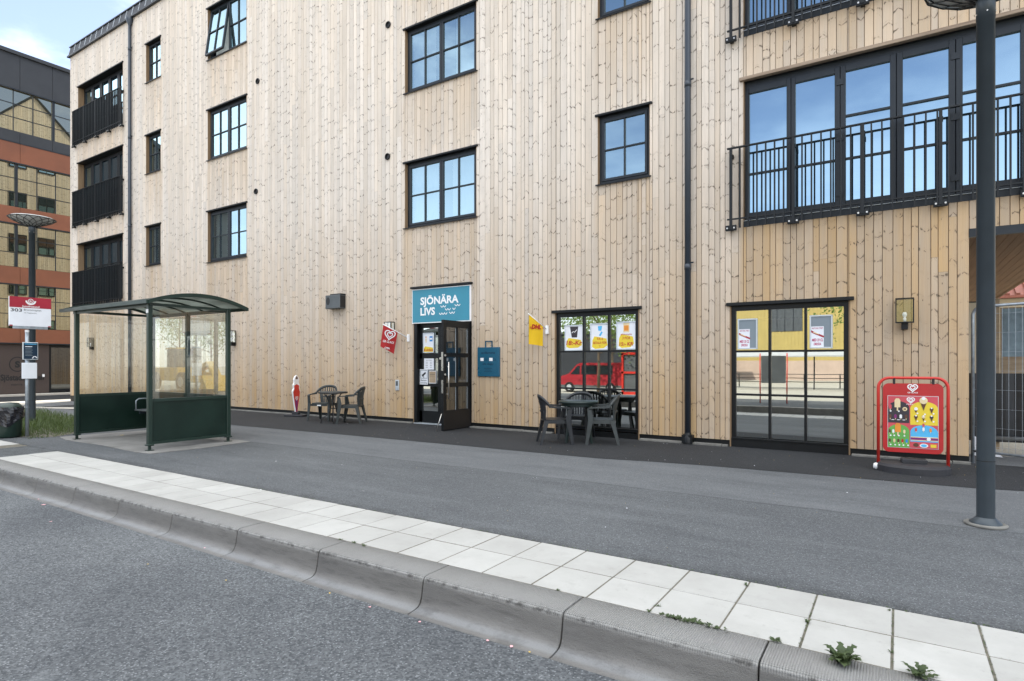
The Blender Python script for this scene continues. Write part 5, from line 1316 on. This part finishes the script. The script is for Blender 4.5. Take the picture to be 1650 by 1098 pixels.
m = MB(); m.box(OXF - .12, OXF - .05, 14.28, 14.38, .58, .74, 'white'); opart(m, 'wall_light')

# ------------------------------------------------------------------ fence and passage at the right
def fence_panel(loc, rz, label, L=3.4):
    t = thing('fence_panel', label, 'fence', loc, rz, 'galvanised site fence panels')
    m = MB(); r = .021; pts = [(0, 0, -.0), (0, 0, 2.06)] + [(.12 - .12 * math.cos(k * PI / 12), 0, 2.06 + .12 * math.sin(k * PI / 12)) for k in range(1, 7)] + [(L - .12 + .12 * math.sin(k * PI / 12), 0, 2.06 + .12 * math.cos(k * PI / 12)) for k in range(0, 7)] + [(L, 0, 0)]
    m.tube(pts, r, 'galv', 10); m.tube([(0, 0, .17), (L, 0, .17)], .018, 'galv', 8); m.obj('frame', t)
    m = MB(); x = .05
    while x < L - .02: m.box(x - .0013, x + .0013, -.002, .002, .17, 2.16, 'galv'); x += .075
    z = .25
    while z < 2.15: m.box(0, L, -.0035, -.0005, z - .0013, z + .0013, 'galv'); z += .26
    m.obj('wire_mesh', t); return t
fp = fence_panel((.89, 10.52, .0), math.radians(-31), 'galvanised site fence panel closing the passage')
t = thing('site_hoarding', 'timber hoarding of weathered plywood over black sheeting behind the fence', 'hoarding', (1.0, 12.5, 0))
for x in (.28, 1.7): m = MB(); m.cbox(x, x + .12, -.06, .04, 0, 2.45, 'ply', .006); m.obj('post', t)
m = MB(); m.box(.41, 2.6, -.03, -.01, 1.22, 2.30, 'ply'); m.box(.43, 2.6, -.034, -.031, 1.50, 2.28, 'plyb'); m.obj('board', t)
m = MB(); m.box(-.15, .28, -.0, .02, .9, 2.4, 'creamw'); m.obj('pale_board', t)
m = MB(); n = 30; vs = []
for k in range(n + 1): x = -.3 + 3.3 * k / n; yy = -.10 + .02 * math.sin(k * 1.7); vs += [(x, yy, .12), (x, yy + .01, 1.23)]
m.add(vs, [(2 * k, 2 * k + 2, 2 * k + 3, 2 * k + 1) for k in range(n)], 'tarp'); m.obj('black_sheeting', t)
m = MB(); m.tube([(1.2, 12.0, .22), (2.2, 11.9, .24), (3.2, 12.0, .22)], .03, 'galv', 8); m.obj('loose_pipe', label='loose grey pipe lying behind the site fence', cat='pipe')
m = MB(); m.prism([(0, 0), (.34, 0), (0, .30)], (.96, 11.2, .02), (1, 0, 0), (0, 0, 1), (0, .02, 0), 'offw'); m.obj('paper_sheet', label='torn white sheet leaning behind the left fence tube', cat='sheet')
t = thing('cream_house', 'cream house with a red tiled roof beyond the passage', 'house', (4, 24, 0))
m = MB(); m.box(-2.0, 6, 0, 6, -.3, 3.45, 'creamw'); m.box(-2.05, 6, -.06, 0, 3.40, 3.50, 'white'); m.obj('wall', t)
m = MB(); m.prism([(-.35, 3.48), (3, 5.4), (6.3, 3.48), (6.3, 3.40), (-.35, 3.40)], (-2.2, 0, 0), (0, 1, 0), (0, 0, 1), (8.4, 0, 0), 'rooft')
x = -2.15
while x < 6: m.sweep([(x, -.36, 3.50), (x, 3, 5.42)], V((.05, 0, 0)), V((0, -.02, .035)), 'rooft'); x += .25
m.obj('roof', t)

# ------------------------------------------------------------------ grass, weeds, litter
def blades():
    m = MB(); rr = random.Random(5)
    def blade(x, y, h, lean, a, wd):
        d = V((math.cos(a), math.sin(a), 0)); q = V((-d.y, d.x, 0)) * wd; p0 = V((x, y, -.01)); p1 = p0 + V((0, 0, h * .6)) + d * lean * .35; p2 = p0 + V((0, 0, h)) + d * lean
        m.add([p0 - q, p0 + q, p1 + q * .8, p1 - q * .8, p2], [(0, 1, 2, 3), (3, 2, 4)], 'leafA')
    for _ in range(15000):
        x = rr.uniform(-21, -13.35); yc = 5.3 + (-13.4 - x) * .06; y = rr.gauss(yc, .62)
        lo = 4.42 - (x + 13.4) * .0; hi = 6.3 + (-13.4 - x) * .14
        if x > -14.4: hi = min(hi, 4.75 + (-13.35 - x) * 1.4)
        if not lo + .08 * math.sin(x * 9) < y < hi: continue
        e = min(1, (y - lo) / .35, (hi - y) / .35, (-13.3 - x) / 1.6); h = (.045 + .13 * rr.random() ** 1.8) * (.35 + .65 * max(0, e)) * (1.25 if x < -15 else .95)
        blade(x, y, h, h * rr.uniform(.1, .9), rr.uniform(0, 2 * PI), rr.uniform(.003, .007))
    for _ in range(2600):
        x = rr.uniform(-16.5, -13.9); y = rr.uniform(3.95, 4.6)
        if x > -14.0 and y < 4.4: continue
        h = rr.uniform(.05, .25); blade(x, y, h, h * .5, rr.uniform(0, 6.28), .005)
    m.obj('grass', kind='stuff', label='rough green grass around the bus stop pole')
blades()
mb = MB(); mb.add([(-21, 4.35, .006), (-13.9, 4.35, .006), (-13.35, 4.75, .006), (-14.3, 6.2, .006), (-21, 7.0, .006)], [(0, 1, 2, 3, 4)], 'joint'); mb.add([(-16.5, 4.35, .006), (-14, 4.35, .006), (-14, 4.1, .006), (-16.5, 3.95, .006)], [(3, 2, 1, 0)], 'joint')
mb.obj('soil_ground', kind='structure', label='bare soil ground under the grass')

def weed(x, y, s, n, label, up=.6, seed=1, jag=False):
    rr = random.Random(seed); m = MB()
    for k in range(n):
        a = rr.uniform(0, 2 * PI); L = s * rr.uniform(.5, 1.1); d = V((math.cos(a), math.sin(a), 0)); q = V((-d.y, d.x, 0)); pr = V((x + rr.gauss(0, s * .18), y + rr.gauss(0, s * .10), 0)); u_ = up * rr.uniform(.3, 1.3)
        N = 7; vs = []
        for i in range(N + 1):
            tt = i / N; p = pr + d * L * tt * (1 - .25 * u_) + V((0, 0, 1)) * L * (u_ * math.sin(tt * 2.0) * .75)
            wd = L * .16 * math.sin(PI * min(1, tt * .95 + .05)) * (1.35 if i % 2 else .6) * (1. if jag else .9); tw = V((0, 0, rr.uniform(-.3, .3) * wd))
            vs += [p - q * wd + tw, p, p + q * wd - tw]
        fs = []
        for i in range(N): fs += [(3 * i, 3 * i + 3, 3 * i + 4, 3 * i + 1), (3 * i + 1, 3 * i + 4, 3 * i + 5, 3 * i + 2)]
        m.add(vs, fs, 'leafB')
    m.obj('weed', label=label, cat='weed', group='weeds in the tile joints', loc=(x, y, 0))
def gp(px, py, z=0):                                  # where a sight line meets the ground, to set small plants out
    xr = (px - 825) / 960; c, s = 1485 / 1768.2, 960 / 1768.2; tt = (CAM_H - z) * 960 / (py - 585); return (c * xr - s) * tt, (s * xr + c) * tt
for i, (px, py, s, n, up, lab) in enumerate([
    (1355, 1066, .095, 40, .75, 'largest leafy green weed between kerb and tiles'), (1480, 1090, .07, 22, .7, 'leafy weed at the kerb, right of the largest weed'),
    (1300, 1003, .03, 12, .6, 'small round-leaved weed where four tiles meet'), (1250, 1032, .035, 30, .3, 'low tuft of grass at the kerb joint'),
    (1060, 977, .024, 10, .6, 'upper of two tiny weeds in a tile joint near the kerb'), (1046, 985, .024, 10, .4, 'lower of two tiny weeds beside the kerb top'),
    (1202, 944, .026, 10, .9, 'thin weed at the back edge of the tiles'), (1436, 1052, .022, 9, .6, 'tiny weed low in the tile joint right of the largest weed'), (1434, 985, .02, 10, 1.2, 'dry upright weed at the back tile edge'),
    (549, 870, .03, 12, .4, 'dark weed at the tile edge, leftmost of three in a row'), (570, 875, .03, 12, .4, 'flat weed at the tile edge, middle of three in a row'), (587, 880, .03, 12, .4, 'flat weed at the tile edge, rightmost of three in a row'), (899, 952, .02, 10, .6, 'tiny weed beside the pimpled kerb top')]):
    x, y = gp(px, py); weed(x, y, s, n, lab, up, i + 1, True)
# creeping strip of small weeds and moss along the tile edges: uncountable
m = MB(); rr = random.Random(9)
def sprig(x, y, s):
    for _ in range(3):
        a = rr.uniform(0, 6.28); d = V((math.cos(a), math.sin(a), .5)) * s; q = V((-d.y, d.x, 0)) * .4; p = V((x, y, .0)); m.add([p, p + d * .5 + q, p + d, p + d * .5 - q], [(0, 1, 2, 3)], 'leafB')
for _ in range(260): sprig(rr.uniform(-7, 3.5), 4.035 + rr.gauss(0, .006), rr.uniform(.004, .012))
for _ in range(90): sprig(-.93 + rr.gauss(0, .09), 3.235 + rr.gauss(0, .012), rr.uniform(.006, .02))
for _ in range(180):
    k = rr.choice((28, 29, 30, 31)); sprig(-11.185 + .385 * k + rr.gauss(0, .002), rr.uniform(3.25, 4.0), rr.uniform(.003, .008))
for _ in range(140): sprig(rr.uniform(-4, 3), 3.63 + rr.gauss(0, .003), rr.uniform(.002, .005))
m.obj('moss', kind='stuff', label='creeping moss and sprigs in the tile joints')
# petals and leaf litter
m = MB(); rr = random.Random(11)
def flake(x, y, z, s, c): 
    a = rr.uniform(0, 6.28); p = [(x + s * math.cos(a + k * PI / 2.5) * rr.uniform(.6, 1), y + s * math.sin(a + k * PI / 2.5) * rr.uniform(.6, 1), z + rr.uniform(.001, .006)) for k in range(5)]; m.add(p, [(0, 1, 2, 3, 4)], c)
for px, py, c, s in ((70, 814, 'petal', .03), (82, 841, 'petal', .02), (596, 979, 'petal', .012), (676, 1003, 'petal', .011), (786, 1033, 'petal', .012), (824, 1043, 'petal', .014), (531, 957, 'dryleaf', .009), (364, 936, 'dryleaf', .012), (238, 910, 'dryleaf', .010), (853, 1052, 'dryleaf', .008), (330, 884, 'petal', .011), (228, 849, 'petal', .01), (62, 805, 'petal', .012)):
    x, y = gp(px, py, -.198); flake(x, y, -.197, s, c)
for px, py, c, s in ((196, 702, 'dryleaf', .05), (700, 745, 'offw', .012), (1010, 820, 'offw', .010), (420, 790, 'offw', .012), (445, 744, 'offw', .014), (1365, 795, 'offw', .01), (1080, 712, 'offw', .012), (1069, 715, 'offw', .01), (1095, 717, 'offw', .01), (560, 683, 'offw', .012), (500, 676, 'offw', .012), (1480, 757, 'offw', .01)):
    x, y = gp(px, py, .005); flake(x, y, .008, s, c)
for _ in range(160): flake(rr.uniform(-9, 2), rr.uniform(8.1, 10.1), .006, rr.uniform(.003, .008), rr.choice(('offw', 'dryleaf', 'edge')))
for _ in range(120): flake(rr.uniform(-9, 2), rr.uniform(4.2, 8.), .003, rr.uniform(.002, .005), rr.choice(('offw', 'dryleaf', 'edge')))
m.obj('debris', kind='stuff', label='scattered petals, crumbs and leaf bits on the ground')

# ------------------------------------------------------------------ across the road (mirrored in the windows)
def wheelm(m, x, y, z, r): m.prism([(r * math.cos(2 * PI * k / 18), r * math.sin(2 * PI * k / 18)) for k in range(18)], (x, y, z), (1, 0, 0), (0, 0, 1), (0, -.2, 0), 'black'); m.prism([(r * .55 * math.cos(2 * PI * k / 14), r * .55 * math.sin(2 * PI * k / 14)) for k in range(14)], (x, y + .012, z), (1, 0, 0), (0, 0, 1), (0, -.2, 0), 'alu')
t = thing('parked_van', 'red van parked across the road, mirrored in the left shop window', 'van', (-16.8, -15.4, -.53))
prof = [(-2.35, .35), (-2.38, .75), (-2.15, 1.02), (-1.55, 1.22), (-.95, 1.82), (-.7, 1.92), (2.2, 1.94), (2.32, 1.8), (2.36, .9), (2.36, .35)]
m = MB(); m.prism(prof, (0, .9, 0), (1, 0, 0), (0, 0, 1), (0, -1.8, 0), 'van'); m.box(-2.42, 2.4, -.88, .905, .33, .48, 'grey'); m.box(-2.36, 2.36, .9, .915, .80, .86, 'dred'); m.obj('body', t)
for w_ in ([(-1.42, 1.18), (-.93, 1.70), (-.72, 1.76), (-.72, 1.18)], [(-.6, 1.18), (-.6, 1.76), (.5, 1.76), (.5, 1.18)], [(.62, 1.18), (.62, 1.76), (1.6, 1.76), (1.6, 1.18)]):
    m = MB(); m.prism(w_, (0, .906, 0), (1, 0, 0), (0, 0, 1), (0, .006, 0), 'bluep'); m.obj('window', t)
for x in (-1.5, 1.45):
    m = MB(); wheelm(m, x, .93, .33, .33); m.obj('wheel', t)
t = thing('kiosk', 'red framed kiosk with grey panels beside the parked van', 'kiosk', (-13.75, -12.6, -.53))
m = MB()
for x in (0, 1.3, 2.6): m.box(x - .06, x + .06, -.06, .06, 0, 2.5, 'redtube')
m.box(-.06, 2.66, -.06, .06, 2.4, 2.55, 'redtube'); m.box(-.06, 2.66, -.06, .06, 1.3, 1.42, 'redtube'); m.box(-.06, 2.66, -.06, .06, 0, .2, 'redtube'); m.obj('frame', t)
m = MB(); m.box(0, 2.6, -.4, -.03, .2, 2.4, 'grey'); m.obj('panel', t)
t = thing('warehouse', 'long dark grey warehouse across the road', 'building', (-36, -36, -.55))
m = MB(); m.box(-18, 20, -12, 0, 0, 5.0, 'zinc'); m.obj('wall', t); m = MB(); m.box(-18.2, 20.2, -12.2, .2, 5.0, 5.25, 'grey'); m.obj('roof', t)
t = thing('yellow_building', 'tall corrugated yellow building across the road', 'building', (-9, -52, -.55))
m = MB(); x = -8.
while x < 26: m.box(x, x + .26, -14, 0, 2.2, 12, 'yb'); m.box(x + .26, x + .36, -14, -.03, 2.2, 12, 'yb'); x += .36
m.obj('wall', t); m = MB(); m.box(-8, 26, -14, .05, 0, 2.2, 'stone'); m.obj('plinth', t)
m = MB(); m.box(-3.3, .2, -.0, .04, 5.5, 8.6, 'grey'); 
for k in range(1, 4): m.box(-3.3 + .875 * k - .03, -3.3 + .875 * k + .03, .04, .06, 5.5, 8.6, 'frame')
m.obj('window', t)
m = MB(); m.box(11, 15, 0, .04, .2, 3.0, 'zinc'); m.obj('door', t)
def guard(y, x0, x1, label):
    t = thing('guard_rail', label, 'fence', ((x0 + x1) / 2, y, -.53)); m = MB(); L = (x1 - x0) / 2
    for z in (.45, .75, 1.05): m = MB(); m.tube([(-L, 0, z), (L, 0, z)], .03, 'mesh', 6); m.obj('rail', t)
    x = -L
    while x <= L: m = MB(); m.cbox(x - .04, x + .04, -.04, .04, 0, 1.08, 'mesh', .005); m.obj('post', t); x += 2.4
guard(-30, -30, 20, 'dark metal guard rail across the road')
t = thing('notice_board', 'grey notice board on two red posts on the opposite pavement', 'sign', (-3.62, -1.55, -.02))
for x in (-.44, .44): m = MB(); m.tube([(x, 0, 0), (x, 0, 1.75)], .02, 'redtube', 8); m.obj('post', t)
m = MB(); m.cbox(-.40, .40, -.03, .03, .72, 1.66, 'grey', .008); m.obj('panel', t)
t = thing('bicycle_shelter', 'long grey roofed bicycle shelter across the road', 'shelter', (-3, -27, -.53))
m = MB(); m.prism([(-1.2, 2.35), (1.2, 2.75), (1.2, 2.85), (-1.2, 2.45)], (-11, 0, 0), (0, -1, 0), (0, 0, 1), (24, 0, 0), 'dish'); m.obj('roof', t)
for k in range(9): m = MB(); m.cbox(-11 + 3 * k - .04, -11 + 3 * k + .04, -.04, .04, 0, 2.5, 'mesh', .005); m.obj('post', t)
def tree(x, y, z, h, cr, seed, label):
    rr = random.Random(seed); t = thing('tree', label, 'tree', (x, y, z), 0, 'street trees across the road'); m = MB()
    m.tube([(0, 0, 0), (.05, .02, h * .3), (-.03, 0, h * .62), (.02, .03, h * .9)], [.11, .09, .06, .02], 'bark', 8)
    tips = []
    for k in range(9):
        a = k * 2.4; z0 = h * (.38 + .05 * k); e = V((math.cos(a) * cr * .8, math.sin(a) * cr * .8, z0 + cr * rr.uniform(.3, .8))); m.tube([(0, 0, z0), V((e.x * .5, e.y * .5, (z0 + e.z) / 2 - .05)), e], [.04, .028, .010], 'bark', 6); tips.append(e)
    m.obj('trunk', t); m = MB()
    cl = [tt + V((rr.gauss(0, .3), rr.gauss(0, .3), rr.gauss(0, .3))) * cr * .5 for tt in tips for _ in range(3)] + [V((0, 0, h * .95))]
    for c in cl:
        for _ in range(110):
            p = c + V((rr.gauss(0, 1), rr.gauss(0, 1), rr.gauss(0, .8))) * cr * .20; s = rr.uniform(.05, .11); n1 = V((rr.gauss(0, 1), rr.gauss(0, 1), rr.gauss(0, 1))).normalized(); q = n1.orthogonal().normalized(); w2 = n1.cross(q); m.add([p - q * s, p + w2 * s * .6, p + q * s, p - w2 * s * .6], [(0, 1, 2, 3)], 'leafT')
    m.obj('crown', t)
tree(-15.6, -13.2, -.53, 6.5, 2.2, 1, 'young leafy tree in front of the parked van')
tree(-18.5, -22, -.53, 6.8, 2.4, 2, 'leafy tree before the dark warehouse')
tree(-.6, -14, -.5, 7.5, 2.8, 3, 'broad leafy tree in front of the yellow building')
tree(-50, -17, -.53, 6.5, 3.2, 4, 'tall tree at the far left across the road'); tree(-57, -18, -.53, 7.5, 3.4, 5, 'tallest tree beyond the yellow machines'); tree(-64, -24, -.53, 8, 4., 6, 'farthest tree left of the yellow machines')
t = thing('yellow_loader', 'yellow wheel loader standing across the road far left', 'machine', (-42.5, -10.5, -.53))
m = MB(); m.cbox(-2.4, 1.2, -1, 1, .7, 1.6, 'yellowm', .05); m.cbox(1.2, 3.0, -.8, .8, .6, 1.3, 'yellowm', .05); m.obj('body', t)
m = MB(); m.cbox(-.6, .8, -.8, .8, 1.6, 2.9, 'bluep', .05); m.box(-.7, .9, -.85, .85, 2.9, 3.0, 'yellowm'); m.obj('cab', t)
for x in (-1.6, 1.9):
    m = MB(); wheelm(m, x, 1.15, .65, .65); m.obj('wheel', t)
m = MB(); m.sweep([(2.2, 0, 1.5), (3.6, 0, 1.9), (4.4, 0, .8)], V((0, .3, 0)), V((.0, 0, .14)), 'yellowm'); m.prism([(4.2, .1), (5.3, .1), (4.5, 1.1)], (0, -1.2, 0), (1, 0, 0), (0, 0, 1), (0, 2.4, 0), 'yellowm'); m.obj('bucket', t)
